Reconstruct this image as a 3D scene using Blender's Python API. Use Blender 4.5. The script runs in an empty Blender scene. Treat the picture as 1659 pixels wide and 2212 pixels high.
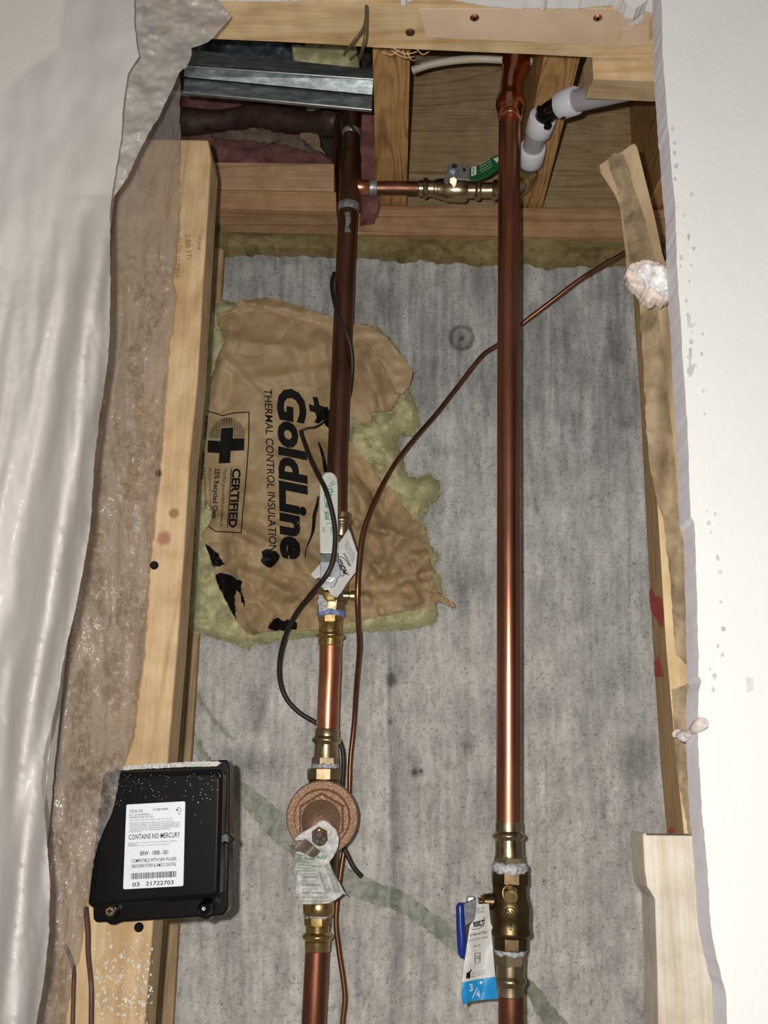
import bpy, bmesh, math, random
from mathutils import Vector, Matrix, noise
from math import pi, sin, cos, tan, atan, sqrt
random.seed(7)
SC = bpy.context.scene
COL = SC.collection

# ------------------------------------------------------------------ camera
F = 2185.0; CX = 829.5; CY = 1106.0
_D = Vector((18.5, -612.0, -F)).normalized()
_V = Vector((150.5, 7806.0, -F)); _V = (_V - _V.dot(_D)*_D).normalized()
_R = _D.cross(_V)
C2W = Matrix((_R, _D, _V))
CAM = Vector((0, 0, 1.5))
cd = bpy.data.cameras.new('camera'); cam = bpy.data.objects.new('camera', cd); COL.objects.link(cam)
cam.matrix_world = Matrix.Translation(CAM) @ C2W.to_4x4()
cd.sensor_fit = 'VERTICAL'; cd.sensor_height = 36.0; cd.lens = F/2212*36
cd.clip_start = .01
cd.dof.use_dof = True; cd.dof.focus_distance = .95; cd.dof.aperture_fstop = 30
SC.camera = cam
# ------------------------------------------------------------------ light: the phone's flash, and weak room light
W = bpy.data.worlds.new('room_light'); SC.world = W; W.use_nodes = True
W.node_tree.nodes['Background'].inputs[0].default_value = (1.0, .93, .86, 1)
W.node_tree.nodes['Background'].inputs[1].default_value = .13
ld = bpy.data.lights.new('phone_flash', 'POINT'); ld.energy = 24.0; ld.shadow_soft_size = .004
ld.color = (1.0, .965, .915)
lo = bpy.data.objects.new('phone_flash', ld); COL.objects.link(lo)
lo.location = CAM + Vector((-.019, -.01, .012))
SC.view_settings.view_transform = 'Standard'; SC.view_settings.look = 'None'
SC.view_settings.exposure = 0.12; SC.view_settings.gamma = 1.0; SC.view_settings.use_curve_mapping = False

# ------------------------------------------------------------------ geometry helpers
def ray(px, py):
    return C2W @ Vector((px-CX, CY-py, -F))
def P(px, py, Y):            # pixel -> world point at depth Y
    d = ray(px, py); return CAM + d*(Y/d.y)
def Pz(px, py, z):           # pixel -> world point at height z
    d = ray(px, py); return CAM + d*((z-CAM.z)/d.z)
def S(px, py, Y):            # metres per pixel there
    d = ray(px, py); return Y/d.y
def fb(x, y, z=0.0, o=4):
    return noise.fractal(Vector((x, y, z)), 1.0, 2.0, o)
def nz(x, y, z=0.0):
    return noise.noise(Vector((x, y, z)))

class MB:
    def __init__(s): s.v = []; s.f = []; s.uv = []; s.col = None; s.flat = False
    def add(s, vs, fs):
        n = len(s.v); s.v += [Vector(v) for v in vs]; s.f += [tuple(i+n for i in f) for f in fs]; return s
    def prism(s, pts, vec, bevel=0):
        n = len(pts); vec = Vector(vec)
        s.add(list(pts)+[Vector(p)+vec for p in pts],
              [tuple(range(n)), tuple(range(2*n-1, n-1, -1))]+[(i, i+n, (i+1) % n+n, (i+1) % n) for i in range(n)])
        return s
    def box(s, lo, hi):
        x0, y0, z0 = lo; x1, y1, z1 = hi
        return s.prism([Vector((x0, y0, z0)), Vector((x1, y0, z0)), Vector((x1, y0, z1)), Vector((x0, y0, z1))], (0, y1-y0, 0))
    def rings(s, cs, rs, dirs=None, n=24, phase=0.0, caps=True, flatn=None, xs=1.0):
        """skin of rings: centres, radii"""
        cs = [Vector(c) for c in cs]; m = len(cs); vs = []
        up = None
        for i in range(m):
            if dirs: d = Vector(dirs[i]).normalized()
            else:
                a = cs[max(i-1, 0)]; b = cs[min(i+1, m-1)]; d = (b-a)
                if d.length < 1e-9: d = cs[-1]-cs[0]
                d.normalize()
            if up is None:
                up = Vector((0, -1, 0)) if abs(d.y) < .9 else Vector((0, 0, 1))
            up = (up-up.dot(d)*d).normalized(); w = d.cross(up)
            for k in range(n):
                a = 2*pi*k/n+phase; r = rs[i]
                vs.append(cs[i]+up*(cos(a)*r)+w*(sin(a)*r*xs))
        fs = []
        for i in range(m-1):
            for k in range(n):
                a = i*n+k; b = i*n+(k+1) % n
                fs.append((a, b, b+n, a+n))
        if caps: fs += [tuple(range(n-1, -1, -1)), tuple(range((m-1)*n, m*n))]
        return s.add(vs, fs)
    def tube(s, pts, r, n=10, sub=6, caps=True):
        pts = [Vector(p) for p in pts]; out = []
        if len(pts) > 2 and sub > 1:
            for i in range(len(pts)-1):
                p0 = pts[max(i-1, 0)]; p1 = pts[i]; p2 = pts[i+1]; p3 = pts[min(i+2, len(pts)-1)]
                for k in range(sub):
                    t = k/sub
                    out.append(.5*((2*p1)+(-p0+p2)*t+(2*p0-5*p1+4*p2-p3)*t*t+(-p0+3*p1-3*p2+p3)*t**3))
            out.append(pts[-1])
        else: out = pts
        rr = r if callable(r) else (lambda t: r)
        m = len(out)
        return s.rings(out, [rr(i/(m-1)) for i in range(m)], n=n, caps=caps)
    def pxlathe(s, prof, Yf, n=28, phase=0.0, caps=True, yd=None):
        """prof: rows (cx, py, width px) at depth Yf"""
        Y = Yf if callable(Yf) else (lambda py: Yf)
        cs = [P(a, b, Y(b)) for a, b, w in prof]; rs = [w/2*S(a, b, Y(b)) for a, b, w in prof]
        d = (cs[-1]-cs[0]).normalized()
        return s.rings(cs, rs, dirs=[d]*len(cs), n=n, phase=phase, caps=caps)
    def patch(s, outline, yfn, step=12, thick=0.0, stepy=None, tv=None):
        stepy = stepy or step
        bm = bmesh.new()
        vs = [bm.verts.new((x, y, 0)) for x, y in outline]; bm.faces.new(vs)
        xs = [p[0] for p in outline]; ys = [p[1] for p in outline]
        x = (min(xs)//step+1)*step
        while x < max(xs):
            bmesh.ops.bisect_plane(bm, geom=bm.verts[:]+bm.edges[:]+bm.faces[:], plane_co=(x+.013, 0, 0), plane_no=(1, 0, 0), dist=1e-4); x += step
        y = (min(ys)//stepy+1)*stepy
        while y < max(ys):
            bmesh.ops.bisect_plane(bm, geom=bm.verts[:]+bm.edges[:]+bm.faces[:], plane_co=(0, y+.013, 0), plane_no=(0, 1, 0), dist=1e-4); y += stepy
        bmesh.ops.triangulate(bm, faces=[f for f in bm.faces if len(f.verts) > 4])
        bm.verts.index_update()
        co = [(v.co.x, v.co.y) for v in bm.verts]
        Yf = yfn if callable(yfn) else (lambda a, b: yfn)
        w = [P(a, b, Yf(a, b)) for a, b in co]
        fs = []
        for f in bm.faces:
            idx = [v.index for v in f.verts]
            if f.normal.z > 0: idx.reverse()
            fs.append(tuple(idx))
        fs = [tuple(f) for f in fs]
        n0 = len(s.v); s.uv += co
        if thick:
            tv = tv or (0, thick, 0); tv = Vector(tv); n = len(w)
            be = {}
            for f in fs:
                for i in range(len(f)):
                    be[(f[i], f[(i+1) % len(f)])] = 1
            side = [(b, a, a+n, b+n) for (a, b) in be if (b, a) not in be]
            s.add(w+[p+tv for p in w], fs+[tuple(i+n for i in reversed(f)) for f in fs]+side)
            s.uv += co
        else: s.add(w, fs)
        bm.free(); return s
    def build(s, name, mat, parent=None, smooth=None, colfn=None, loc=None, bevel=0, segs=2):
        me = bpy.data.meshes.new(name)
        if parent is not None: o0 = wloc(parent)
        elif loc is not None: o0 = Vector(loc)
        else:
            n = len(s.v); o0 = Vector((sum(v.x for v in s.v)/n, sum(v.y for v in s.v)/n, min(v.z for v in s.v)))
        me.from_pydata([v-o0 for v in s.v], [], s.f); me.materials.append(mat)
        if colfn:
            at = me.color_attributes.new('tint', 'FLOAT_COLOR', 'POINT')
            for i, (a, b) in enumerate(s.uv):
                c = colfn(a, b); at.data[i].color = (c[0], c[1], c[2], 1)
        if smooth is not None and smooth > 0:
            me.shade_smooth()
            me.set_sharp_from_angle(angle=math.radians(smooth))
        me.update()
        ob = bpy.data.objects.new(name, me); COL.objects.link(ob)
        if parent is not None: ob.parent = parent
        else: ob.location = o0
        ob['_w'] = tuple(o0); del ob['_w']; WL[ob.name] = o0
        if bevel:
            m = ob.modifiers.new('bevel', 'BEVEL'); m.width = bevel; m.segments = segs; m.limit_method = 'ANGLE'; m.angle_limit = .6
        return ob
WL = {}
def wloc(o): return WL[o.name]
def thing(name, label, cat, loc, group=None):
    o = bpy.data.objects.new(name, None); COL.objects.link(o); o.location = loc; WL[o.name] = Vector(loc)
    o.empty_display_size = .02
    o['label'] = label; o['category'] = cat
    if group: o['group'] = group
    return o
def tag(o, label, cat, group=None):
    o['label'] = label; o['category'] = cat
    if group: o['group'] = group
    return o
def struct(o): o['kind'] = 'structure'; return o
def stuff(o): o['kind'] = 'stuff'; return o
def jag(pts, seg=10, amp=3.0, seed=0, f=.09):
    out = []; n = len(pts)
    for i in range(n):
        a = pts[i]; b = pts[(i+1) % n]; L = math.hypot(b[0]-a[0], b[1]-a[1]); k = max(1, int(L/seg))
        for j in range(k):
            t = j/k; x = a[0]+(b[0]-a[0])*t; y = a[1]+(b[1]-a[1])*t
            out.append((x+amp*nz(x*f, y*f, seed+.3), y+amp*nz(x*f+9, y*f+7, seed+5.3)))
    return out
def smo(pts, k=4, closed=True):
    out = []; n = len(pts); rng = range(n if closed else n-1)
    for i in rng:
        p0, p1, p2, p3 = [pts[j % n] if closed else pts[min(max(j, 0), n-1)] for j in (i-1, i, i+1, i+2)]
        for q in range(k):
            t = q/k
            out.append(tuple(.5*((2*p1[c])+(-p0[c]+p2[c])*t+(2*p0[c]-5*p1[c]+4*p2[c]-p3[c])*t*t+(-p0[c]+3*p1[c]-3*p2[c]+p3[c])*t**3) for c in (0, 1)))
    if not closed: out.append(tuple(pts[-1]))
    return out
def band(line, w):          # px polyline -> px outline of a band
    L = []; R_ = []
    n = len(line)
    for i, (x, y) in enumerate(line):
        a = line[max(i-1, 0)]; b = line[min(i+1, n-1)]; dx = b[0]-a[0]; dy = b[1]-a[1]; l = math.hypot(dx, dy) or 1
        ww = (w(i/(n-1)) if callable(w) else w)/2
        L.append((x-dy/l*ww, y+dx/l*ww)); R_.append((x+dy/l*ww, y-dx/l*ww))
    return L+R_[::-1]
def blob(cx, cy, r, n=10, a=.35, seed=0, sx=1.0, sy=1.0):
    return [(cx+cos(2*pi*i/n)*r*sx*(1+a*nz(i*1.7, seed*3.1+.5)), cy+sin(2*pi*i/n)*r*sy*(1+a*nz(i*1.7+50, seed*3.1+.5))) for i in range(n)]
def interp(tab):
    def f(y):
        if y <= tab[0][0]: return tab[0][1]
        for (a, b), (c, d) in zip(tab, tab[1:]):
            if y <= c: return b+(d-b)*(y-a)/(c-a)
        return tab[-1][1]
    return f
# text: flat glyph mesh mapped through px space onto a surface
TXT = []
def text_px(s, org, size, dirv=(1, 0), upv=(0, -1), yfn=None, bold=0.0, shear=0.0, width=None, cut=0, align='LEFT', fit=None):
    """glyph triangles as world verts; size = cap height px (approx) ; dirv/upv px directions"""
    c = bpy.data.curves.new('t', 'FONT'); c.body = s; c.size = 1.0; c.offset = bold; c.shear = shear; c.align_x = align
    c.resolution_u = 3
    o = bpy.data.objects.new('t', c); COL.objects.link(o)
    dg = bpy.context.evaluated_depsgraph_get(); me = bpy.data.meshes.new_from_object(o.evaluated_get(dg))
    bm = bmesh.new(); bm.from_mesh(me); bpy.data.objects.remove(o); bpy.data.curves.remove(c); bpy.data.meshes.remove(me)
    if not bm.verts: return [], []
    xs = [v.co.x for v in bm.verts]; k = size/.70; x0 = min(xs); L = max(xs)-x0
    kx = (width/L) if width else k
    if cut:
        st = cut/kx; x = x0+st
        while x < x0+L:
            bmesh.ops.bisect_plane(bm, geom=bm.verts[:]+bm.edges[:]+bm.faces[:], plane_co=(x, 0, 0), plane_no=(1, 0, 0)); x += st
        st = cut/k; y = -.3
        while y < .9:
            bmesh.ops.bisect_plane(bm, geom=bm.verts[:]+bm.edges[:]+bm.faces[:], plane_co=(0, y, 0), plane_no=(0, 1, 0)); y += st
    bm.verts.index_update(); vs = []
    Yf = yfn if callable(yfn) else (lambda a, b: yfn)
    for v in bm.verts:
        u = (v.co.x-(x0 if align == 'LEFT' else 0))*kx; w = v.co.y*k
        px = org[0]+dirv[0]*u+upv[0]*w; py = org[1]+dirv[1]*u+upv[1]*w
        vs.append(P(px, py, Yf(px, py)))
    fs = [tuple(v.index for v in f.verts) for f in bm.faces]; bm.free()
    return vs, fs

# ------------------------------------------------------------------ materials
def newmat(name):
    m = bpy.data.materials.new(name); m.use_nodes = True; nt = m.node_tree
    return m, nt, nt.nodes['Principled BSDF']
def N(nt, t, **k):
    n = nt.nodes.new(t)
    for a, b in k.items():
        if a in n.inputs: n.inputs[a].default_value = b
        else: setattr(n, a, b)
    return n
def coords(nt, scale=(1, 1, 1), rot=(0, 0, 0)):
    tc = N(nt, 'ShaderNodeTexCoord'); mp = N(nt, 'ShaderNodeMapping'); mp.inputs['Scale'].default_value = scale
    mp.inputs['Rotation'].default_value = rot
    nt.links.new(tc.outputs['Object'], mp.inputs[0]); return mp.outputs[0]
def ramp(nt, src, stops):
    r = N(nt, 'ShaderNodeValToRGB'); el = r.color_ramp.elements
    while len(el) < len(stops): el.new(.5)
    for e, (p, c) in zip(el, stops):
        e.position = p; e.color = (*c, 1) if len(c) == 3 else c
    nt.links.new(src, r.inputs[0]); return r.outputs[0]
def mixc(nt, a, b, fac, mode='MULTIPLY'):
    m = N(nt, 'ShaderNodeMix'); m.data_type = 'RGBA'; m.blend_type = mode
    for sck, v in ((m.inputs[0], fac), (m.inputs[6], a), (m.inputs[7], b)):
        if hasattr(v, 'links'): nt.links.new(v, sck)
        elif isinstance(v, (int, float)): sck.default_value = v
        else: sck.default_value = (*v, 1)
    return m.outputs[2]
def noisen(nt, vec, scale, detail=5, rough=.55, dist=0.0):
    n = N(nt, 'ShaderNodeTexNoise'); n.inputs['Scale'].default_value = scale; n.inputs['Detail'].default_value = detail
    n.inputs['Roughness'].default_value = rough; n.inputs['Distortion'].default_value = dist
    nt.links.new(vec, n.inputs['Vector']); return n.outputs['Fac']
def noisev(nt, vec, scale, amt):
    n = N(nt, 'ShaderNodeTexNoise'); n.inputs['Scale'].default_value = scale; nt.links.new(vec, n.inputs['Vector'])
    m = N(nt, 'ShaderNodeVectorMath', operation='MULTIPLY_ADD'); m.inputs[1].default_value = (amt, amt, amt)
    nt.links.new(n.outputs['Color'], m.inputs[0]); nt.links.new(vec, m.inputs[2]); return m.outputs[0]
def bump(nt, b, h, strength=.3, dist=.001, prev=None):
    n = N(nt, 'ShaderNodeBump'); n.inputs['Strength'].default_value = strength; n.inputs['Distance'].default_value = dist
    nt.links.new(h, n.inputs['Height'])
    if prev: nt.links.new(prev, n.inputs['Normal'])
    if b: nt.links.new(n.outputs[0], b.inputs['Normal'])
    return n.outputs[0]
def simple(name, col, rough=.5, metal=0.0, var=.15, vs=60, bmp=0.0, bs=400, spec=.5, coat=0.0, bd=.0005, dark=None):
    m, nt, b = newmat(name); v = coords(nt)
    f = noisen(nt, v, vs, 5)
    d = dark or tuple(c*(1-var*2) for c in col); l = tuple(min(1, c*(1+var)) for c in col)
    c = ramp(nt, f, [(.3, d), (.55, col), (.75, l)]); nt.links.new(c, b.inputs['Base Color'])
    b.inputs['Roughness'].default_value = rough; b.inputs['Metallic'].default_value = metal
    b.inputs['Specular IOR Level'].default_value = spec; b.inputs['Coat Weight'].default_value = coat
    if bmp: bump(nt, b, noisen(nt, v, bs, 4), bmp, bd)
    return m
def wood(name, light, dark, axis='z', ring=26, fine=.35, knots=(), seed=0.0):
    m, nt, b = newmat(name)
    k = {'x': 0, 'y': 1, 'z': 2}[axis]
    sc = [1.0, 1.0, 1.0]; sc[k] = .06
    tc = N(nt, 'ShaderNodeTexCoord'); mp = N(nt, 'ShaderNodeMapping'); mp.inputs['Scale'].default_value = sc
    mp.inputs['Location'].default_value = (seed, seed*.7, seed*.3)
    nt.links.new(tc.outputs['Object'], mp.inputs[0]); v = mp.outputs[0]
    big = noisen(nt, v, 9, 3, .5, .8)
    mt = N(nt, 'ShaderNodeMath', operation='MULTIPLY'); mt.inputs[1].default_value = ring; nt.links.new(big, mt.inputs[0])
    fr = N(nt, 'ShaderNodeMath', operation='PINGPONG'); fr.inputs[1].default_value = 1.0; nt.links.new(mt.outputs[0], fr.inputs[0])
    c1 = ramp(nt, fr.outputs[0], [(0.0, tuple(d*.5+l*.5 for d, l in zip(dark, light))), (.22, light), (.75, light), (1.0, dark)])
    sc2 = [420.0, 420.0, 420.0]; sc2[k] = 14.0
    fv = coords(nt, sc2); fn = noisen(nt, fv, 1, 3, .6)
    c2 = ramp(nt, fn, [(.3, (1-fine, 1-fine*1.1, 1-fine*1.3)), (.6, (1, 1, 1))])
    col = mixc(nt, c1, c2, 1.0)
    sp = noisen(nt, coords(nt, (1, 1, 1)), 40, 4)
    col = mixc(nt, col, ramp(nt, sp, [(.3, (.80, .76, .70)), (.62, (1.05, 1.04, 1.03))]), 1.0)
    for (loc, r, kc) in knots:
        sb = N(nt, 'ShaderNodeVectorMath', operation='DISTANCE'); sb.inputs[1].default_value = loc
        nt.links.new(tc.outputs['Object'], sb.inputs[0])
        dv = N(nt, 'ShaderNodeMath', operation='DIVIDE'); dv.inputs[1].default_value = r; nt.links.new(sb.outputs['Value'], dv.inputs[0])
        ad = N(nt, 'ShaderNodeMath', operation='MULTIPLY_ADD'); ad.inputs[1].default_value = .7; ad.inputs[2].default_value = -.35
        nt.links.new(noisen(nt, coords(nt), 120, 3), ad.inputs[0])
        a2 = N(nt, 'ShaderNodeMath', operation='ADD'); nt.links.new(dv.outputs[0], a2.inputs[0]); nt.links.new(ad.outputs[0], a2.inputs[1])
        fc = ramp(nt, a2.outputs[0], [(.55, (1, 1, 1)), (1.0, (0, 0, 0))])
        col = mixc(nt, col, kc, fc, 'MIX')
    nt.links.new(col, b.inputs['Base Color']); b.inputs['Roughness'].default_value = .62
    b.inputs['Specular IOR Level'].default_value = .25
    bump(nt, b, fn, .35, .0006)
    return m
def copper(name, bright, dark, rough=.28, patches=.5, streak=True, green=0.0, scale=30, metal=1.0):
    m, nt, b = newmat(name); v = coords(nt, (1, 1, .25 if streak else 1))
    f = noisen(nt, v, scale, 6, .6, .4)
    c = ramp(nt, f, [(.5-patches*.4, dark), (.5+patches*.3, bright)])
    if green:
        g = noisen(nt, coords(nt, (1, 1, .5)), 45, 6, .65, .6)
        c = mixc(nt, c, (.22, .26, .24), ramp(nt, g, [(.66-green*.2, (0, 0, 0)), (.74, (.9, .9, .9))]), 'MIX')
    nt.links.new(c, b.inputs['Base Color']); b.inputs['Metallic'].default_value = metal
    r = ramp(nt, noisen(nt, v, scale*2, 4), [(.3, (rough-.07,)*3), (.7, (rough+.12,)*3)]); nt.links.new(r, b.inputs['Roughness'])
    bump(nt, b, noisen(nt, coords(nt, (1, 1, .15)), 500, 3), .06, .0003)
    return m

# concrete
M_con, nt, b = newmat('concrete')
v = coords(nt); at = N(nt, 'ShaderNodeVertexColor'); at.layer_name = 'tint'
n1 = noisen(nt, coords(nt, (1, 1, .25)), 26, 8, .68, .3)
c = mixc(nt, at.outputs[0], ramp(nt, n1, [(.3, (.66, .66, .67)), (.5, (1, 1, 1)), (.7, (1.22, 1.21, 1.19))]), 1.0)
c = mixc(nt, c, ramp(nt, noisen(nt, coords(nt, (1, 1, .12)), 110, 5, .65), [(.34, (.84, .84, .85)), (.5, (1, 1, 1)), (.66, (1.1, 1.1, 1.09))]), 1.0)
c = mixc(nt, c, ramp(nt, noisen(nt, v, 190, 6, .75), [(.34, (.62, .61, .60)), (.44, (1, 1, 1)), (.7, (1.12, 1.11, 1.10))]), 1.0)
n2 = noisen(nt, v, 420, 3, .7)
c = mixc(nt, c, ramp(nt, n2, [(.30, (.45, .42, .40)), (.42, (.95, .95, .95)), (.6, (1.05, 1.05, 1.05))]), 1.0)
vo = N(nt, 'ShaderNodeTexVoronoi'); vo.inputs['Scale'].default_value = 95; vo.feature = 'F1'
vo.inputs['Randomness'].default_value = 1.0
nt.links.new(v, vo.inputs['Vector'])
pm = noisen(nt, v, 14, 3)
pt = N(nt, 'ShaderNodeMath', operation='MULTIPLY'); nt.links.new(ramp(nt, vo.outputs['Distance'], [(.05, (1, 1, 1)), (.13, (0, 0, 0))]), pt.inputs[0])
nt.links.new(ramp(nt, pm, [(.5, (0, 0, 0)), (.62, (1, 1, 1))]), pt.inputs[1])
c = mixc(nt, c, (.10, .09, .085), pt.outputs[0], 'MIX')
nt.links.new(c, b.inputs['Base Color']); b.inputs['Roughness'].default_value = .8; b.inputs['Specular IOR Level'].default_value = .2
pv = bump(nt, None, n2, .4, .0008); pv = bump(nt, None, noisen(nt, v, 120, 6, .7), .5, .0015, pv)
bump(nt, b, n1, .3, .002, pv)

# orange-peel painted drywall
def drywall(name, col):
    m, nt, b = newmat(name); v = coords(nt)
    nt.links.new(ramp(nt, noisen(nt, v, 12, 3), [(.3, tuple(c*.96 for c in col)), (.7, col)]), b.inputs['Base Color'])
    b.inputs['Roughness'].default_value = .65; b.inputs['Specular IOR Level'].default_value = .25
    pv = bump(nt, None, noisen(nt, v, 170, 3, .5), .3, .0010)
    bump(nt, b, noisen(nt, v, 45, 3, .5), .15, .0020, pv)
    return m
M_dry = drywall('painted_drywall', (.69, .685, .67))
M_dryl = drywall('painted_drywall_cream', (.60, .57, .52))
M_gyp = simple('gypsum_edge', (.80, .77, .82), .9, var=.05, bmp=.3, bs=300)
M_plas = simple('spackle', (.66, .62, .60), .9, var=.12, vs=90, bmp=.8, bs=160, bd=.002, dark=(.56, .42, .36))

def S_obj(o): return o
ST_L = P(360, 1200, .80)
M_pineL = wood('pine_left', (.66, .47, .27), (.55, .35, .18), 'z', ring=14, fine=.16,
   knots=[], seed=.3)
M_pineS = wood('pine_side', (.46, .33, .19), (.33, .22, .12), 'z', ring=16, fine=.35, seed=.9)
M_pineH = wood('pine_header', (.66, .50, .30), (.54, .36, .18), 'x', ring=22, fine=.14, seed=1.2)
M_pineO = wood('fir_orange', (.52, .31, .13), (.30, .15, .055), 'y', ring=60, fine=.3, seed=2.2)
M_pineR = wood('rim_board', (.46, .34, .20), (.31, .21, .115), 'x', ring=60, fine=.3, seed=3.1)
M_pineB = wood('sill_wood', (.46, .29, .16), (.33, .18, .09), 'x', ring=24, fine=.22, seed=4.0)
M_pineP = wood('pink_block', (.50, .32, .20), (.36, .21, .12), 'x', ring=24, fine=.22, seed=4.6)
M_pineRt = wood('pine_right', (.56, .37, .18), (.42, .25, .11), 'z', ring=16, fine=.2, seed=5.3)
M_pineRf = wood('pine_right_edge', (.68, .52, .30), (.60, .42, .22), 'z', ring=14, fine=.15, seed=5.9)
M_pineW = wood('overexposed_pine', (.60, .55, .48), (.52, .45, .36), 'z', ring=10, fine=.16, seed=6.1)
M_darkwood = simple('dark_void_wood', (.06, .045, .03), .9)  # near-black: the darkness of the closed gaps is put into the colour
# kraft
M_kraft, nt, b = newmat('kraft_paper'); v = coords(nt)
nt.links.new(ramp(nt, noisen(nt, v, 14, 6, .6), [(.3, (.29, .20, .105)), (.5, (.385, .27, .145)), (.7, (.46, .335, .19))]), b.inputs['Base Color'])
b.inputs['Roughness'].default_value = .55; b.inputs['Specular IOR Level'].default_value = .35
kv = N(nt, 'ShaderNodeTexVoronoi'); kv.feature = 'DISTANCE_TO_EDGE'; kv.inputs['Scale'].default_value = 17; nt.links.new(noisev(nt, v, 14, .05), kv.inputs['Vector'])
kr = ramp(nt, kv.outputs['Distance'], [(0, (0, 0, 0)), (.25, (1, 1, 1))])
pv = bump(nt, None, kr, .55, .005)
pv = bump(nt, None, noisen(nt, v, 38, 4, .5, .3), .4, .004, pv); bump(nt, b, noisen(nt, v, 700, 2), .1, .0003, pv)
M_tape, nt, b = newmat('kraft_tape'); v = coords(nt)
nt.links.new(ramp(nt, noisen(nt, v, 30, 8, .7), [(.38, (.16, .115, .06)), (.5, (.28, .205, .12)), (.62, (.38, .28, .175))]), b.inputs['Base Color']); b.inputs['Roughness'].default_value = .75
M_tapeL = simple('kraft_tape_light', (.42, .30, .175), .7, var=.06, vs=40)
M_ink = simple('black_ink', (.012, .011, .011), .8, var=.1, spec=.1)
M_tar = simple('black_tar', (.006, .005, .005), .55, var=.3, bmp=.5, bs=90, bd=.003, spec=.15)
def wool(name, a, bb, c):
    m, nt, b = newmat(name); v = coords(nt)
    nt.links.new(ramp(nt, noisen(nt, v, 28, 8, .65, .5), [(.3, a), (.5, bb), (.68, c)]), b.inputs['Base Color'])
    b.inputs['Roughness'].default_value = .95; b.inputs['Specular IOR Level'].default_value = .1
    pv = bump(nt, None, noisen(nt, v, 70, 8, .75, .6), .8, .007); bump(nt, b, noisen(nt, v, 600, 4, .7), .6, .001, pv)
    b.inputs['Subsurface Weight'].default_value = 0
    return m
M_wool = wool('yellow_glass_wool', (.58, .56, .34), (.76, .72, .40), (.88, .84, .46))
M_woolp = wool('pink_glass_wool', (.20, .09, .08), (.31, .14, .13), (.38, .18, .16))
M_seal = wool('brown_sill_wool', (.20, .15, .06), (.33, .26, .12), (.42, .35, .17))
M_fib = simple('wool_fibre', (.66, .63, .38), .8)
# metals
M_cuB = copper('bright_copper', (.80, .36, .22), (.52, .20, .11), .30, .45)
M_cuM = copper('right_copper', (.66, .31, .20), (.28, .11, .065), .30, .5, scale=9)
M_cuO = copper('aged_copper', (.27, .13, .08), (.12, .06, .04), .42, .6, green=.15)
M_cuT = copper('copper_tube', (.30, .14, .08), (.15, .07, .04), .38, .6)
M_cuL = copper('lower_copper', (.42, .17, .10), (.22, .085, .05), .38, .6)
M_brass = copper('shiny_brass', (.74, .53, .24), (.48, .32, .12), .20, .5, streak=False)
M_brassD = copper('dark_cast_brass', (.22, .155, .075), (.10, .07, .034), .33, .5, streak=False)
M_brassG = copper('grey_brass', (.55, .44, .28), (.30, .23, .13), .25, .5, streak=False)
M_hex = copper('hex_brass', (.42, .34, .21), (.20, .15, .085), .44, .6, streak=False, metal=.9)
M_bronze, nt, b = newmat('sand_cast_bronze'); v = coords(nt)
nt.links.new(ramp(nt, noisen(nt, v, 1500, 2, .6), [(.36, (.20, .11, .07)), (.5, (.38, .22, .14)), (.64, (.75, .52, .36))]), b.inputs['Base Color'])
b.inputs['Metallic'].default_value = .6; b.inputs['Roughness'].default_value = .48; bump(nt, b, noisen(nt, v, 900, 2), .8, .0012)
M_galv, nt, b = newmat('galvanised_steel'); v = coords(nt, (.5, 1, 1))
nt.links.new(ramp(nt, noisen(nt, v, 90, 6, .7), [(.35, (.15, .18, .19)), (.5, (.27, .31, .32)), (.66, (.52, .58, .60))]), b.inputs['Base Color'])
b.inputs['Metallic'].default_value = .8; b.inputs['Roughness'].default_value = .52
M_zinc = simple('zinc_plate', (.62, .66, .70), .3, 1.0, var=.12, vs=150)
M_dope = simple('pipe_dope', (.55, .57, .60), .6, var=.3, vs=260, bmp=.9, bs=350, bd=.002, dark=(.10, .13, .18))
M_dopeb = simple('blue_pipe_dope', (.30, .38, .60), .55, var=.3, vs=200, bmp=.9, bs=350, bd=.002, dark=(.05, .10, .30))
M_solder = simple('solder', (.42, .44, .45), .45, .7, var=.3, vs=200, bmp=.5, bs=300)
M_blkp = simple('black_plastic', (.004, .004, .004), .22, var=.1, bmp=.03, bs=500, spec=.22)
M_blkw = simple('black_cable', (.022, .014, .010), .5, var=.2)
M_brnw = simple('brown_strand', (.10, .045, .035), .5, var=.2)
M_tie = simple('olive_wire', (.10, .075, .035), .5)
M_pex = simple('grey_pex', (.34, .33, .34), .4, var=.05)
M_collar = simple('white_pex_ring', (.64, .65, .70), .35, var=.04)
M_crm = simple('cream_cable', (.50, .45, .35), .5, var=.08)
M_white = simple('white_vinyl', (.66, .67, .62), .35, var=.07, vs=60)
M_blue = simple('blue_vinyl', (.012, .03, .26), .3, var=.1)
M_green = simple('green_vinyl', (.006, .10, .025), .4, var=.1)
M_greeni = simple('green_ink', (.02, .25, .14), .6)
M_paper = simple('white_paper', (.70, .69, .66), .5, var=.05, bmp=.2, bs=60)
M_label = simple('label_white', (.66, .70, .76), .35, var=.02)
M_cyan = simple('cyan_ink', (.015, .30, .66), .45, var=.05)
M_red = simple('red_paint', (.52, .045, .015), .6, var=.15)
M_tagb = simple('brown_sticker', (.19, .14, .10), .4, var=.25, vs=90)
M_dust = simple('white_dust', (.55, .53, .50), .95, var=.25, vs=500, bmp=.8, bs=700)
M_fill = simple('crack_epoxy', (.27, .285, .22), .45, var=.14, vs=60, bmp=.5, bs=80, bd=.003)
M_stain = simple('grime', (.10, .085, .07), .9, var=.3)
M_splat = simple('white_paint_flecks', (.62, .60, .55), .7, var=.1)
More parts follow.
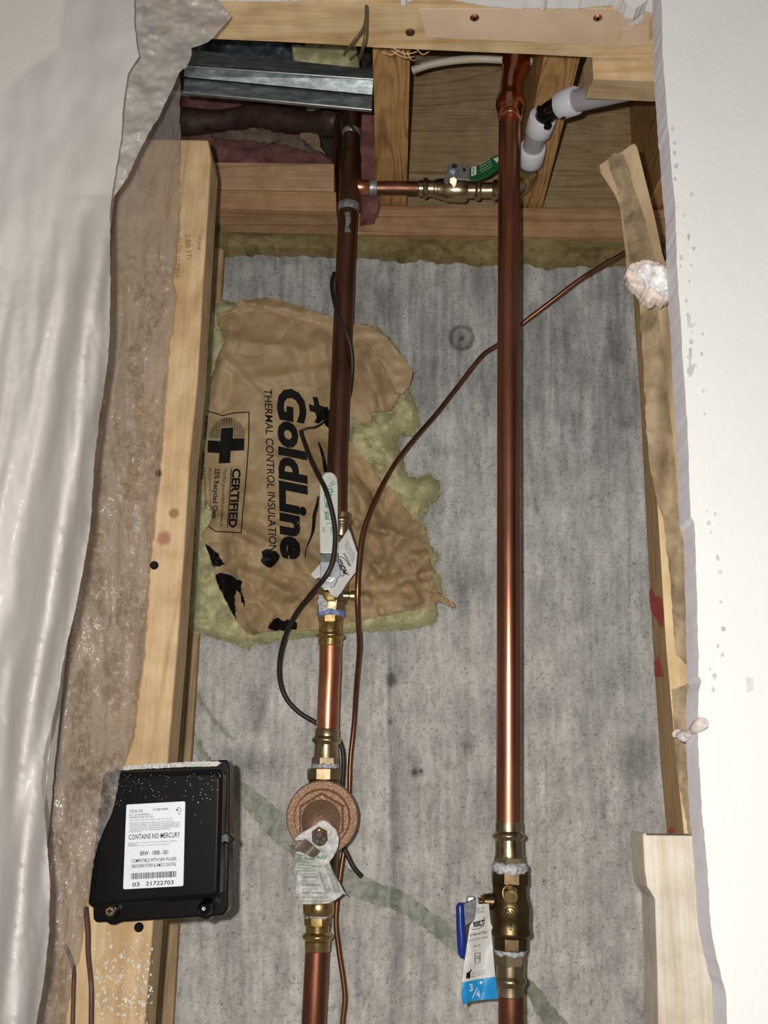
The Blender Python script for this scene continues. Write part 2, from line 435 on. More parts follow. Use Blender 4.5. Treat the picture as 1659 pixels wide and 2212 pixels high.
M_scuf = simple('grey_scuff', (.50, .50, .50), .9, var=.15)
M_duct = simple('dark_wrapped_pipe', (.055, .025, .018), .5, var=.3, bmp=.6, bs=60, bd=.004)
M_bluish = simple('blue_grey_film', (.08, .11, .13), .35, var=.4, vs=12, bmp=.4, bs=14, bd=.01)
# poly film
def poly(name, col, amin, amax, rough=.3, bs=1.0, spec=.5):
    m, nt, b = newmat(name); v = coords(nt)
    nt.links.new(ramp(nt, noisen(nt, v, 8, 3), [(.3, tuple(c*.93 for c in col)), (.7, col)]), b.inputs['Base Color'])
    b.inputs['Roughness'].default_value = rough; b.inputs['Specular IOR Level'].default_value = spec
    pv = bump(nt, None, noisen(nt, coords(nt, (1, 1, .45)), 26, 4, .5, 1.2), .5*bs, .006)
    wv = noisen(nt, coords(nt, (1.0, 1, .35)), 75, 3, .55, 1.5)
    vr = N(nt, 'ShaderNodeTexVoronoi'); vr.inputs['Scale'].default_value = 95; nt.links.new(coords(nt, (1, 1, .6)), vr.inputs['Vector'])
    if bs > 1: pv = bump(nt, None, vr.outputs['Distance'], .25*bs, .003, pv)
    nb = bump(nt, b, wv, .45*bs, .004, pv)
    tr = N(nt, 'ShaderNodeBsdfTransparent'); tr.inputs[0].default_value = (.92, .90, .88, 1)
    tl = N(nt, 'ShaderNodeBsdfTranslucent'); tl.inputs[0].default_value = (*col, 1)
    m1 = N(nt, 'ShaderNodeMixShader'); m1.inputs[0].default_value = .4
    nt.links.new(b.outputs[0], m1.inputs[1]); nt.links.new(tl.outputs[0], m1.inputs[2])
    m2 = N(nt, 'ShaderNodeMixShader')
    nt.links.new(ramp(nt, noisen(nt, coords(nt, (1, 1, .3)), 20, 4), [(.35, (amin,)*3), (.65, (amax,)*3)]), m2.inputs[0])
    nt.links.new(tr.outputs[0], m2.inputs[1]); nt.links.new(m1.outputs[0], m2.inputs[2])
    nt.links.new(m2.outputs[0], nt.nodes['Material Output'].inputs[0])
    return m
M_poly1 = poly('poly_front', (.74, .70, .68), .74, .90, .35, .10, .4)
M_poly2 = poly('poly_flap', (.62, .585, .55), .68, .84, .33, .25, .5)
M_poly3 = poly('poly_inner', (.54, .49, .46), .38, .58, .22, 1.8, .9)

# ================================================================== SETTING
YC = 1.12
zsill = P(1000, 500, 1.095).z
# --- concrete wall
def band_g(x, c, w): return math.exp(-((x-c)/w)**2)
seamx = interp([(560, 838), (1100, 842), (1500, 836), (1900, 846), (2300, 838)])
pourY = interp([(300, 880), (880, 890), (1130, 905), (1260, 925), (1400, 932), (1600, 932)])
def con_y(x, y):
    d = 0.0
    d += .0022*fb(x/70, y/160, 1.2, 4)+.0010*fb(x/14, y/30, 3.3, 3)
    sx = seamx(y); d -= .0030*band_g(x, sx-3, 5)*(.6+.6*nz(3.1, y/40)); d += .0020*band_g(x, sx+9, 5)
    r = math.hypot(x-997, y-730)
    if r < 30: d += .010*max(0, min(1, (27-r)/7))-.002*band_g(r, 27, 2.5)
    r = math.hypot(x-1286, y-1082); d += .002*band_g(r, 13, 3)
    r = math.hypot(x-1320, y-1745); d += .003*band_g(r, 13, 4)
    for (a, c, w, h, k) in HOL:
        e = ((x-a)/w)**2+((y-c)/h)**2
        if e < 4: d += k*math.exp(-e)*(1+.8*nz(x/6, y/6))
    return YC+d
HOL = [(845, 1468, 8, 12, .007), (843, 1560, 4, 5, .004), (893, 1640, 12, 26, .004), (896, 1668, 6, 7, .007), (908, 1668, 5, 7, .007),
       (1010, 1610, 11, 26, .002), (1008, 1612, 4, 5, .005), (490, 1640, 16, 30, .006), (545, 1640, 40, 30, .004), (553, 1520, 16, 60, .005), (548, 1445, 20, 22, .003),
       (560, 1770, 4, 4, .004), (1353, 900, 12, 22, .003), (858, 1935, 9, 6, .003), (598, 2088, 5, 5, .004)]
DK = [(1005, 1240, 42, 34, .22), (1090, 1180, 16, 40, .2), (1000, 1300, 10, 40, .25), (560, 1400, 30, 40, .12), (600, 1400, 26, 60, .18), (545, 1650, 52, 30, .25), (490, 1640, 18, 34, .3),
      (552, 1520, 20, 66, .22), (1330, 735, 22, 60, .28), (1180, 700, 60, 50, .14), (1290, 800, 70, 60, .13), (470, 560, 40, 60, .12), (830, 660, 22, 40, .2), (1353, 905, 14, 26, .25),
      (1010, 1610, 14, 30, .25), (895, 1650, 14, 30, .3), (1240, 1460, 40, 30, .14), (960, 760, 50, 60, .1), (1380, 1640, 40, 50, .3), (860, 1700, 14, 180, .16), (862, 2050, 12, 160, .16),
      (1000, 740, 25, 25, .2), (845, 1468, 11, 15, .6), (843, 1560, 5, 7, .5), (896, 1668, 6, 7, .8), (908, 1668, 5, 7, .7), (1008, 1612, 4, 5, .5), (997, 731, 5, 5, .7),
      (600, 560, 120, 12, .2), (560, 1770, 5, 5, .5), (598, 2088, 5, 7, .5), (720, 2176, 6, 5, .4), (1490, 1380, 5, 5, .4)]
def con_c(x, y):
    up = 1/(1+math.exp((y-pourY(x)+8*nz(x/30, 4))/4))
    base = .49+.03*fb(x/200, y/200, 7.7, 3)
    L = base*(1-.17*up); L *= 1+.10*(max(0, (y-1000))/1200)
    st = fb(x/9, y/170, 2.2, 4); L *= 1+(.12+.18*up)*st
    L *= 1+.17*fb(x/60, y/60, 9.1, 5)+.16*fb(x/12, y/26, 5.1, 3)
    sx = seamx(y); L *= 1-.28*band_g(x, sx+7, 6)*(.7+.6*nz(2.2, y/60))-.10*band_g(x, sx+20, 14); L *= 1+.08*band_g(x, sx-5, 4)
    for (a, c, w, h, k) in DK:
        e = ((x-a)/w)**2+((y-c)/h)**2
        if e < 6: L *= 1-k*math.exp(-e*e*.7)*(.75+.9*abs(fb(x/12, y/12, a, 3)))
    r = math.hypot(x-997, y-730)
    if r < 34: L *= 1-.25*band_g(r, 26, 3)-.12*(r < 26)
    L *= 1-.3*band_g(math.hypot(x-1286, y-1082), 13, 2)*.8
    for (x0, y0, y1) in ((1360, 1100, 1500), (1392, 1400, 1650), (1392, 1660, 1805), (920, 860, 1050), (905, 1700, 2000), (1180, 1600, 2100)):
        if y0 < y < y1: L *= 1-.25*band_g(x, x0+4*nz(y/50, x0), 1.6)
    warm = min(1, max(0, (y-900)/900))*.05
    L = max(L, .02)
    return (L*(1.01+warm), L*(1.0+warm*.35), L*(.985-warm*.7))
mb = MB().patch([(300, 470), (1600, 470), (1640, 2320), (240, 2320)], con_y, step=5)
wall = struct(mb.build('wall_back', M_con, loc=P(860, 2320, YC), smooth=60, colfn=con_c))
# greenish crack filler on it
crk = smo([(400, 1545), (418, 1590), (440, 1640), (470, 1668), (520, 1710), (570, 1755), (620, 1800), (680, 1850), (745, 1900), (800, 1925), (860, 1945), (920, 1985), (985, 2035), (1040, 2075), (1110, 2110), (1150, 2140), (1175, 2180), (1215, 2230)], 5, False)
cw = interp([(0, 16), (.1, 22), (.22, 34), (.35, 62), (.5, 48), (.62, 42), (.72, 34), (.85, 26), (1, 44)])
o = MB().patch(jag(band(crk, cw), 6, 6, 3, .12), lambda x, y: con_y(x, y)-.0012-.0012*abs(fb(x/12, y/12, 4, 3)), step=6).build('crack_filler', M_fill, wall, smooth=60)
c2 = smo([(418, 1490), (440, 1525), (470, 1565), (505, 1598)], 4, False)
MB().patch(jag(band(c2, 9), 6, 4, 8, .12), lambda x, y: con_y(x, y)-.001, step=8).build('crack_filler', M_fill, wall, smooth=60)
# sprayed white flecks on the concrete (lower left)
m1 = MB(); random.seed(11)
for i in range(420):
    x = 375+abs(random.gauss(0, 60)); y = random.uniform(1985, 2240)
    if x > 560: continue
    r = random.choice((1, 1.2, 1.5, 1.8, 2.6))*.8
    m1.add([P(a, c, YC-.0045-i*2e-6) for a, c in blob(x, y, r, 5, .8, i, 1, 1.5)], [(0, 4, 3, 2, 1)])
stuff(m1.build('paint_flecks', M_splat, wall))

# --- front drywall: left, right, above
YR = .62; TR = .026
ledge = [(1405, -40), (1405, 0), (1408, 150), (1414, 250), (1424, 380), (1434, 480), (1440, 640), (1450, 800), (1460, 950), (1467, 1140), (1475, 1150), (1480, 1300), (1484, 1470), (1490, 1480), (1484, 1500), (1482, 1600), (1490, 1750), (1500, 1850), (1510, 2000), (1522, 2060), (1540, 2130), (1548, 2300)]
def fr(x, y):    # same inner edge moved to the front arris
    f = .645/.62; vx, vy = 848, 1718
    return (vx+(x-vx)*f+0, vy+(y-vy)*f)
fe = [fr(*p) for p in ledge]
fe = jag(fe+[(1760, 2420), (1760, -160)], 14, 2.2, 2, .15)
mb = MB().patch(fe, lambda x, y: YR, step=60, thick=TR)
wr = struct(mb.build('wall_right', M_dry, loc=P(1600, 2300, YR)))
wr.data.materials.append(M_gyp)
for p in wr.data.polygons:
    if abs(p.normal.y) < .6: p.material_index = 1
# grey scuffs and dents on it
m1 = MB(); random.seed(5)
sc = [(1453, 278), (1457, 308), (1458, 330), (1461, 358), (1458, 386), (1494, 420), (1464, 449), (1478, 465), (1487, 512), (1498, 537), (1472, 558), (1470, 575), (1493, 573), (1489, 607), (1482, 650), (1485, 680), (1490, 695), (1494, 718), (1517, 721), (1493, 738), (1516, 765), (1485, 770), (1487, 800), (1503, 790), (1519, 845), (1522, 895), (1526, 1105), (1530, 1130), (1535, 1150), (1544, 1110), (1550, 1205), (1555, 1235), (1556, 1300), (1562, 1358), (1550, 1395), (1560, 1415), (1533, 1445), (1543, 1460), (1540, 1490)]
for i, (x, y) in enumerate(sc):
    m1.add([P(a, c, YR-.0016) for a, c in blob(x, y, random.uniform(2, 5), 8, .9, i, .9, 1.3)], [tuple(range(7, -1, -1))]); m1.v[-8:] = [q_+Vector((0, -.00001*i, 0)) for q_ in m1.v[-8:]]
m1.patch(jag([(1484, 680), (1490, 680), (1491, 700), (1505, 696), (1495, 708), (1484, 708)], 4, 2, 2), YR-.0016, 20)
m1.patch(jag([(1488, 752), (1494, 752), (1494, 790), (1503, 785), (1494, 810), (1488, 815)], 4, 2, 3), YR-.0016, 20)
m1.patch([(1611, 1462), (1626, 1464), (1627, 1490), (1613, 1497)], YR-.0016, 30)
o = stuff(m1.build('scuff_marks', M_scuf, wr))
# plaster drip off the right edge
m1 = MB(); m1.tube([P(1520, 1560, .615), P(1500, 1575, .625), P(1480, 1590, .64), P(1466, 1588, .65), P(1462, 1584, .65)], lambda t: .0035-.001*t+.0008*sin(t*14), 8)
m1.build('plaster_drip', M_plas, wr, smooth=60)
YL = .665
o = MB().patch(jag([(-160, -140), (310, -140), (300, 0), (270, 200), (232, 450), (205, 700), (175, 1000), (120, 1500), (80, 1900), (40, 2360), (-160, 2360)], 20, 2, 4), lambda x, y: YL, step=60, thick=.0127)
wl = struct(o.build('wall_left', M_dryl, loc=P(80, 2300, YL)))
topo = [(848+(x-848)*1.019, 1718+(y-1718)*1.019) for x, y in [(290, -140), (290, -20), (380, 2), (480, 9), (500, 8), (560, 10), (640, 8), (720, 5), (758, 2), (862, -2), (866, 18), (874, 20), (880, 12), (905, 3), (960, 4), (1010, 12), (1050, 20), (1120, 26), (1165, 24), (1172, 30), (1180, 24), (1240, 26), (1310, 18), (1330, 14), (1345, 40), (1365, 50), (1390, 30), (1410, 36), (1430, -140)]]
o = MB().patch(jag(topo, 6, 2.5, 6, .2), lambda x, y: YL, step=60, thick=.0127)
wt = struct(o.build('wall_top', M_dry, loc=P(860, -20, YL)))

# --- header plate under the top drywall; horizontal underside seen from below
zh = P(800, 2, .679).z
def und(pts, z=None): return [Pz(x, y, z or zh) for x, y in pts]
back = [(360, 79), (455, 84), (600, 90), (700, 95), (820, 103), (1000, 111), (1150, 117), (1280, 124), (1440, 131)]
front = [(300, -60), (1480, -60)]
hd = thing('header_beam', 'pale pine header plate across the top of the opening with torn paper on it', 'beam', P(860, 70, .69))
pl = [Vector((P(300, 5, .679).x, .679, zh))]+und(back)+[Vector((P(1480, 5, .679).x, .679, zh))]
MB().prism(pl, (0, 0, .038)).build('plank', M_pineH, hd)
pp = und(jag([(905, 20), (922, 80), (1000, 84), (1100, 88), (1200, 93), (1290, 97), (1326, 97), (1345, 62), (1400, 60), (1410, 20)], 8, 1.6, 3, .2), zh-.0006)
M_tornp = simple('torn_paper_face', (.66, .49, .34), .8, var=.06, vs=30)
MB().prism(pp, (0, 0, .0006)).build('torn_paper', M_tornp, hd)
pp = und(jag([(1345, 62), (1402, 60), (1400, 98), (1332, 98)], 8, 2, 3, .2), zh-.001)
MB().prism(pp, (0, 0, .001)).build('torn_paper', M_tornp, hd)
pp = und(jag([(1318, 12), (1345, 30), (1350, 52), (1368, 58), (1385, 44), (1398, 20), (1404, -10), (1320, -10)], 5, 4, 9, .2), zh-.003)
MB().prism(pp, (0, 0, .002)).build('spackle_patch', M_plas, hd, smooth=0)
def screw(parent, px, py, rpx, nrm, mat, name='screw', z=None, Y=None, cross=True):
    c = Pz(px, py, z) if z else P(px, py, Y); r = rpx*S(px, py, c.y); nrm = Vector(nrm)
    m = MB().rings([c+nrm*-.001, c+nrm*.0006, c+nrm*.0014], [r, r, r*.75], dirs=[nrm]*3, n=18)
    o = m.build(name, mat, parent, smooth=40)
    if cross:
        up = Vector((0, 0, 1)) if abs(nrm.z) < .5 else Vector((0, 1, 0)); w = nrm.cross(up)
        m = MB()
        for a, b_ in ((up, w), (w, up)):
            m.prism([c+nrm*.0016+a*r*.5+b_*r*.13, c+nrm*.0016+a*r*.5-b_*r*.13, c+nrm*.0016-a*r*.5-b_*r*.13, c+nrm*.0016-a*r*.5+b_*r*.13], -nrm*.001)
        m.build('cross_slot', M_ink, o if parent is not None else None)
    return o
screw(hd, 1025, 38, 10, (0, 0, -1), M_cuM, z=zh-.0006)
screw(hd, 1291, 38, 10, (0, 0, -1), M_cuM, z=zh-.0006)
screw(hd, 886, 70, 10, (0, 0, -1), M_brassD, 'nail', z=zh-.0004, cross=False)
m1 = MB(); random.seed(3)
for a in [((845, 108), (895, 122)), ((850, 104), (900, 112)), ((870, 108), (884, 124)), ((826, 112), (862, 108)), ((900, 106), (926, 112)), ((880, 112), (898, 130))]:
    p, q = [Pz(x, y, zh-.003) for x, y in a]; m1.tube([p, (p+q)/2+Vector((0, 0, -.004)), q], .0005, 4, 3)
m1.build('splinters', M_pineH, hd)
# blocking right of the header, behind
bl = MB().prism([P(1278, 100, .745), P(1440, 108, .745), P(1440, 178, .745), P(1282, 171, .745)], (0, .038, .01))
tag(bl.build('blocking_board', M_pineH), 'short pale blocking board just under the right end of the header', 'board')

# --- joists, rim, subfloor
zj = P(1000, 449, 1.10).z
def joist(xl, xr, label, nm='floor_joist', y0=.74, y1=2.3, tilt=0):
    a = P(xl, 449, 1.10).x; b_ = P(xr, 449, 1.10).x
    m = MB().prism([Vector((a, y0, zj)), Vector((b_, y0, zj)), Vector((b_, y0, zj+.30)), Vector((a, y0, zj+.30))], (tilt, y1-y0, 0))
    return tag(m.build(nm, M_pineO, loc=(a, 1.0, zj)), label, 'joist')
joist(814, 878, 'orange-brown floor joist beside the steel channel, left of the bright copper riser')
joist(1108, 1170, 'orange-brown floor joist slanting down behind the white plastic pipe joints')
joist(1395, 1450, 'shadowed floor joist at the far right behind the curled paper strip')
xa = P(846, 449, 1.10).x; xb = P(1480, 449, 1.10).x
rim = thing('rim_joist', 'brown rim joist board closing the bays behind the copper riser', 'joist', (xa, 1.15, zj))
x1 = P(1130, 449, 1.10).x
MB().box((xa, 1.15, zj), (x1, 1.19, zj+.30)).build('board', M_pineR, rim)
MB().box((x1+.001, 1.151, zj), (xb, 1.19, zj+.30)).build('board', M_pineR, rim)
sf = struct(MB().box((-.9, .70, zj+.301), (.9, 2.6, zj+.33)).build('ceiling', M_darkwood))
struct(MB().box((-.9, 2.5, zj-.6), (.9, 2.55, zj+.30)).build('bay_closure', M_darkwood))  # added dark panel, closes the open bay so room light cannot leak in

# --- sill plate, blocks
def board(name, px, Y, dy, mat, label, cat='board', bev=.0012):
    m = MB().prism([P(x, y, Y) for x, y in px], (0, dy, 0)); o = m.build(name, mat, bevel=bev); tag(o, label, cat); return o
sp = board('sill_plate', [(700, 443), (1480, 453), (1480, 517), (700, 503)], 1.09, .14, M_pineB, 'brown wooden sill plate on the concrete wall right of the old pipe')
board('blocking_board', [(463, 350), (722, 353), (722, 412), (463, 408)], 1.03, .10, M_pineP, 'pinkish upper wooden block left of the old pipe, under pink insulation')
board('blocking_board', [(463, 410), (726, 414), (727, 456), (463, 450)], 1.03, .052, M_pineB, 'reddish lower wooden block left of the old pipe, above the concrete')
# sill seal wool
so = jag([(455, 488), (700, 494), (900, 500), (1100, 506), (1450, 516), (1450, 556), (1300, 562), (1180, 566), (1130, 556), (1060, 558), (960, 552), (880, 548), (770, 540), (640, 534), (480, 532), (455, 532)], 8, 5, 12, .06)
o = MB().patch(so, lambda x, y: 1.098+.008*fb(x/40, y/18, 6, 4)+.012*((y-525)/30)**2*.3, step=6, thick=.03).build('sill_wool_strip', M_seal, smooth=70)
tag(o, 'brownish yellow wool strip squeezed between sill wood and concrete', 'insulation')

# --- left stud pair
ls = thing('wall_stud', 'pale pine stud standing flat in front at left, upper end cut', 'stud', P(300, 2260, .82))
fa = [(243, 299), (450, 301), (456, 340), (440, 600), (427, 820), (409, 1000), (397, 1200), (383, 1400), (363, 1640), (330, 2000), (309, 2260), (303, 2330), (40, 2330), (110, 1700), (172, 1100), (205, 700)]
KN = [((P(375, 1108, .8)), .005, (.30, .17, .08)), (P(355, 1163, .8), .008, (.36, .17, .11)), (P(342, 1023, .8), .004, (.12, .06, .03))]
M_pineL = wood('pine_left_face', (.60, .44, .26), (.50, .34, .18), 'z', ring=14, fine=.16, knots=[(tuple(k[0]-P(300, 2260, .82)), k[1], k[2]) for k in KN], seed=.3)
MB().prism([P(x, y, .80) for x, y in fa], (0, .038, 0)).build('board', M_pineL, ls, bevel=.002)
# second member behind
o = MB().prism([P(x, y, 1.103) for x, y in [(430, 470), (478, 495), (484, 530), (480, 600), (472, 700), (452, 1000), (427, 1400), (412, 1640), (385, 2000), (371, 2240), (366, 2330), (200, 2330), (300, 1200)]], (0, .012, 0)).build('wall_stud', M_pineS, bevel=.0015)
tag(o, 'thin brown pine stud against the concrete, partly covered by the yellow insulation', 'stud')
# grade stamps
def addtext(parent, mat, items, name='lettering', stf=False):
    m = MB()
    for it in items:
        vs, fs = text_px(*it[0], **it[1]); m.add(vs, fs)
    o = m.build(name, mat, parent); return o
M_stamp = simple('grade_stamp', (.20, .12, .07), .8)
addtext(ls, M_stamp, [(('2-BR STI', (400, 505), 11), dict(dirv=(.05, 1), upv=(1, -.05), yfn=.7985)),
                      (('Wyna', (426, 508), 10), dict(dirv=(.0, 1), upv=(1, 0), yfn=.7985, shear=.4)),
                      (('N CO. LUMBER', (384, 515), 9), dict(dirv=(-.08, 1), upv=(1, .08), yfn=.7985))], 'grade_stamp')
screw(ls, 333, 1221, 9, (0, -1, 0), M_tar, 'nail', Y=.7985, cross=False)
screw(ls, 300, 2003, 10, (0, -1, 0), M_blkp, 'screw', Y=.7975)
m1 = MB(); random.seed(21)
for i in range(330):
    x = random.uniform(205, 330); y = random.triangular(2000, 2240, 2150); 
    m1.add([P(a, c, .7994-i*2e-6) for a, c in blob(x, y, random.choice((.8, 1, 1.2, 1.6, 2.4)), 5, .8, i, 1, 1.6)], [(0, 4, 3, 2, 1)])
for x, y, r in ((262, 2065, 5), (261, 2108, 5), (272, 2160, 5), (292, 2140, 3), (240, 2045, 4)):
    m1.add([P(a, c, .799) for a, c in blob(x, y, r, 8, .6, x, .8, 1.5)], [tuple(range(7, -1, -1))])
stuff(m1.build('paint_flecks', M_splat, ls))

# --- right stud
rs = thing('wall_stud', 'pine stud at right edge with two red paint marks', 'stud', P(1420, 2260, .70))
def rsd(x, y): return (x, y)
lx = interp([(560, 1358), (640, 1368), (900, 1385), (1200, 1400), (1400, 1411), (1650, 1427), (1805, 1441), (2300, 1480)])
ex = interp([(560, 1390), (700, 1400), (900, 1408), (1200, 1427), (1400, 1439), (1520, 1445), (1650, 1462), (1805, 1478), (2300, 1530)])
ys = [560, 640, 900, 1200, 1400, 1650, 1805, 2300]
Yb = .78; Yf2 = .715
L_ = [P(lx(y), y, Yb) for y in ys]; E_ = [P(ex(y), y, Yf2) for y in ys]; R2 = [e+Vector((.09, .012, 0)) for e in E_]
m = MB(); n = len(ys); m.add(L_+E_, [(i+1, i+1+n, i+n, i) for i in range(n-1)]); m.v += []
m.add([v+Vector((.003, .01, 0)) for v in L_], [])
sd = m.build('side_face', M_pineRt, rs)
m = MB(); m.add(E_+R2, [(i+1, i+1+n, i+n, i) for i in range(n-1)]); m.build('edge_face', M_pineRf, rs)
def onr(x, y):     # depth on the side face
    a = lx(y); c = ex(y); t = (x-a)/(c-a); Yv = 1/((1-t)/Yb+t/Yf2); return Yv-.0006
for pts in ([(1402, 1275), (1409, 1270), (1415, 1287), (1428, 1290), (1434, 1320), (1433, 1355), (1427, 1356), (1418, 1340), (1405, 1315)],
            [(1412, 1430), (1418, 1425), (1422, 1412), (1428, 1440), (1432, 1462), (1415, 1463)],
            [(1443, 1803), (1442, 1795), (1450, 1785), (1455, 1790), (1456, 1803)]):
    MB().patch(jag(pts, 4, 1.6, 3, .3), onr, 8).build('red_paint_mark', M_red, rs)
# dark back board closing the right side cavity
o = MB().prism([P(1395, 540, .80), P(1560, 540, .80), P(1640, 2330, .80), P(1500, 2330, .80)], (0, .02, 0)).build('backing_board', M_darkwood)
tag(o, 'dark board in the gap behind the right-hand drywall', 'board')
# lumber at bottom right; flash overexposure is put into its pale colour
o = MB().prism([P(x, y, .672) for x, y in [(1389, 1804), (1394, 1797), (1397, 1804), (1600, 1806), (1660, 2330), (1424, 2330), (1420, 2100), (1415, 1942), (1398, 1915), (1393, 1880)]], (0, .036, 0)).build('jack_stud', M_pineW, bevel=.0015)
tag(o, 'pale short lumber with a notched corner at bottom right', 'stud')

# --- kraft paper strips, spackle at right edge
def yk(x, y): return .705+.012*sin(y/60)+.0004*(1400-x)*.5+.002*fb(x/30, y/60, 4, 2)
st = thing('drywall_paper_strip', 'loose kraft paper strip curling left above the spackle lump', 'paper strip', P(1390, 570, .71))
o1 = [(1295, 357), (1345, 327), (1370, 310), (1380, 332), (1392, 380), (1412, 460), (1430, 545), (1436, 590), (1362, 590), (1352, 552), (1342, 470), (1338, 442), (1325, 415), (1308, 388)]
MB().patch(smo(o1, 2), yk, 8, .0006).build('paper', M_tapeL, st, smooth=60)
o2 = [(1313, 346), (1345, 330), (1368, 400), (1392, 470), (1410, 545), (1418, 588), (1368, 590), (1360, 560), (1348, 480), (1340, 440), (1330, 400)]
MB().patch(jag(smo(o2, 2), 5, 2, 4), lambda x, y: yk(x, y)-.0006, 8).build('grey_backing', M_tape, st, smooth=60)
st2 = thing('drywall_paper_strip', 'long torn brown paper strip hanging beside the right stud below the spackle', 'paper strip', P(1440, 1430, .70))
o1 = [(1380, 630), (1445, 640), (1470, 900), (1490, 1200), (1500, 1440), (1478, 1430), (1460, 1412), (1454, 1350), (1450, 1260), (1440, 1185), (1436, 1130), (1420, 1085), (1404, 1010), (1395, 900), (1387, 760)]
def yk2(x, y): return .685+.004*sin(x/14+y/200)+.003*fb(x/30, y/90, 14, 3)
MB().patch(jag(o1, 10, 3, 5), yk2, 8, .0006, stepy=14).build('paper', M_tape, st2, smooth=60)
o1 = [(1418, 640), (1450, 650), (1475, 1000), (1490, 1200), (1470, 1150), (1455, 960), (1440, 820)]
MB().patch(jag(o1, 10, 2, 5), lambda x, y: yk2(x, y)-.001, 8, stepy=14).build('light_edge', M_tapeL, st2, smooth=60)
o1 = [(1452, 1490), (1500, 1470), (1520, 1800), (1488, 1806), (1478, 1750), (1465, 1680), (1457, 1600)]
o = MB().patch(jag(o1, 8, 3, 7), lambda x, y: .690+.003*fb(x/20, y/60, 3, 3), 8, .0006, stepy=14).build('drywall_paper_strip', M_tape, smooth=60)
tag(o, 'short brown paper strip low beside the right stud, above the pale lumber', 'paper strip')
sk = thing('spackle_lump', 'round torn lump of white spackle sticking out of the right drywall edge', 'plaster', P(1400, 650, .66))
o1 = [(1353, 590), (1357, 575), (1375, 566), (1400, 562), (1430, 570), (1450, 580), (1450, 640), (1430, 655), (1422, 648), (1410, 656), (1400, 652), (1390, 645), (1375, 625), (1360, 612)]
MB().patch(jag(smo(o1, 2), 4, 3, 8, .2), lambda x, y: .652+.006*fb(x/22, y/22, 6, 4)+.00008*(1440-x), 4, .008).build('torn_paper', simple('spackle_paper', (.62, .53, .47), .9, var=.07, vs=120, bmp=.5, bs=200, bd=.002), sk, smooth=60)
o1 = [(1378, 580), (1392, 572), (1430, 575), (1450, 590), (1450, 640), (1425, 632), (1410, 618), (1396, 622), (1388, 600)]
MB().patch(jag(o1, 4, 5, 3, .2), lambda x, y: .649+.006*fb(x/22, y/22, 6, 4)+.00008*(1440-x)-.002*abs(fb(x/8, y/8, 2, 3)), 4, .004).build('white_plaster', simple('white_plaster', (.74, .73, .72), .9, var=.04, bmp=.8, bs=200, bd=.002), sk, smooth=60)

# ================================================================== LEFT BAY: insulation, wrapped pipe, steel channel
def lump(name, outl, Yv, mat, thick=.03, amp=.01, step=8, parent=None, f=30, seed=2, jg=5, lab=None, cat=None, dome=.0):
    xs = [p[0] for p in outl]; ys_ = [p[1] for p in outl]; cx, cy = (min(xs)+max(xs))/2, (min(ys_)+max(ys_))/2; hx, hy = (max(xs)-min(xs))/2, (max(ys_)-min(ys_))/2
    def yf(x, y):
        e = ((x-cx)/hx)**2+((y-cy)/hy)**2
        return Yv+amp*fb(x/f, y/f, seed, 5)-dome*max(0, 1-e*.8)
    o = MB().patch(jag(outl, 7, jg, seed, .12), yf, step, thick).build(name, mat, parent, smooth=75)
    if lab: tag(o, lab, cat)
    return o
lump('pink_batt', [(340, 300), (420, 285), (500, 280), (590, 283), (660, 305), (705, 340), (735, 362), (735, 420), (340, 420)], 1.18, M_woolp, .05, .012, lab='pink insulation bulging above the wooden blocks, behind the cut stud', cat='insulation', dome=.02)
lump('pink_batt', [(340, 190), (460, 205), (600, 225), (700, 230), (690, 248), (560, 262), (440, 275), (340, 280)], 1.23, M_woolp, .05, .012, lab='dim pink insulation directly under the steel channel', cat='insulation')
lump('pink_batt', [(772, 250), (812, 235), (818, 330), (820, 440), (808, 468), (780, 470), (765, 400), (760, 320)], 1.075, M_woolp, .02, .010, lab='narrow pink insulation strip between old pipe and orange joist', cat='insulation')
lump('yellow_batt', [(632, 98), (700, 92), (770, 100), (776, 140), (750, 160), (640, 150)], 1.0, M_wool, .05, .012, lab='yellow insulation above the steel channel under the header', cat='insulation', dome=.02)
lump('yellow_batt', [(662, 222), (720, 228), (735, 250), (712, 246), (690, 252), (668, 244)], 1.12, M_wool, .03, .006, lab='small yellow insulation tuft under the steel channel', cat='insulation')
lump('paper_scrap', [(642, 270), (662, 268), (686, 288), (700, 330), (672, 318), (650, 296)], 1.13, M_tape, .003, .004, lab='small brown paper scrap wedged above the upper wooden block', cat='paper')
lump('paper_scrap', [(450, 290), (560, 276), (640, 292), (680, 330), (600, 308), (500, 300)], 1.125, simple('dull_paper', (.16, .12, .085), .8, var=.2, vs=30), .003, .008, lab='dark sheet of paper facing folded over the pink insulation', cat='paper')
o = MB().patch(jag([(440, 88), (620, 92), (634, 100), (640, 150), (560, 140), (430, 130), (425, 100)], 6, 3, 5), lambda x, y: 1.02+.03*abs(fb(x/34, y/40, 3, 1)), 5, .002).build('plastic_scrap', M_bluish, smooth=60)
tag(o, 'crumpled dark blue-grey film above the left part of the channel', 'plastic sheet')
o = MB().tube([P(330, 262, 1.16), P(450, 262, 1.15), P(560, 250, 1.13), (P(650, 262, 1.11)), P(712, 262, 1.09), P(735, 248, 1.08)], lambda t: .016+.003*sin(t*17), 16).build('wrapped_pipe', M_duct, smooth=60)
tag(o, 'dark brown wrapped pipe curving across the black bay behind the channel', 'pipe')
o = MB().tube([P(330, 199, 1.16), P(450, 205, 1.16), P(570, 215, 1.16)], .004, 8).build('cream_cable', M_crm, smooth=60)
tag(o, 'thin cream cable along the lower edge of the steel channel', 'cable')
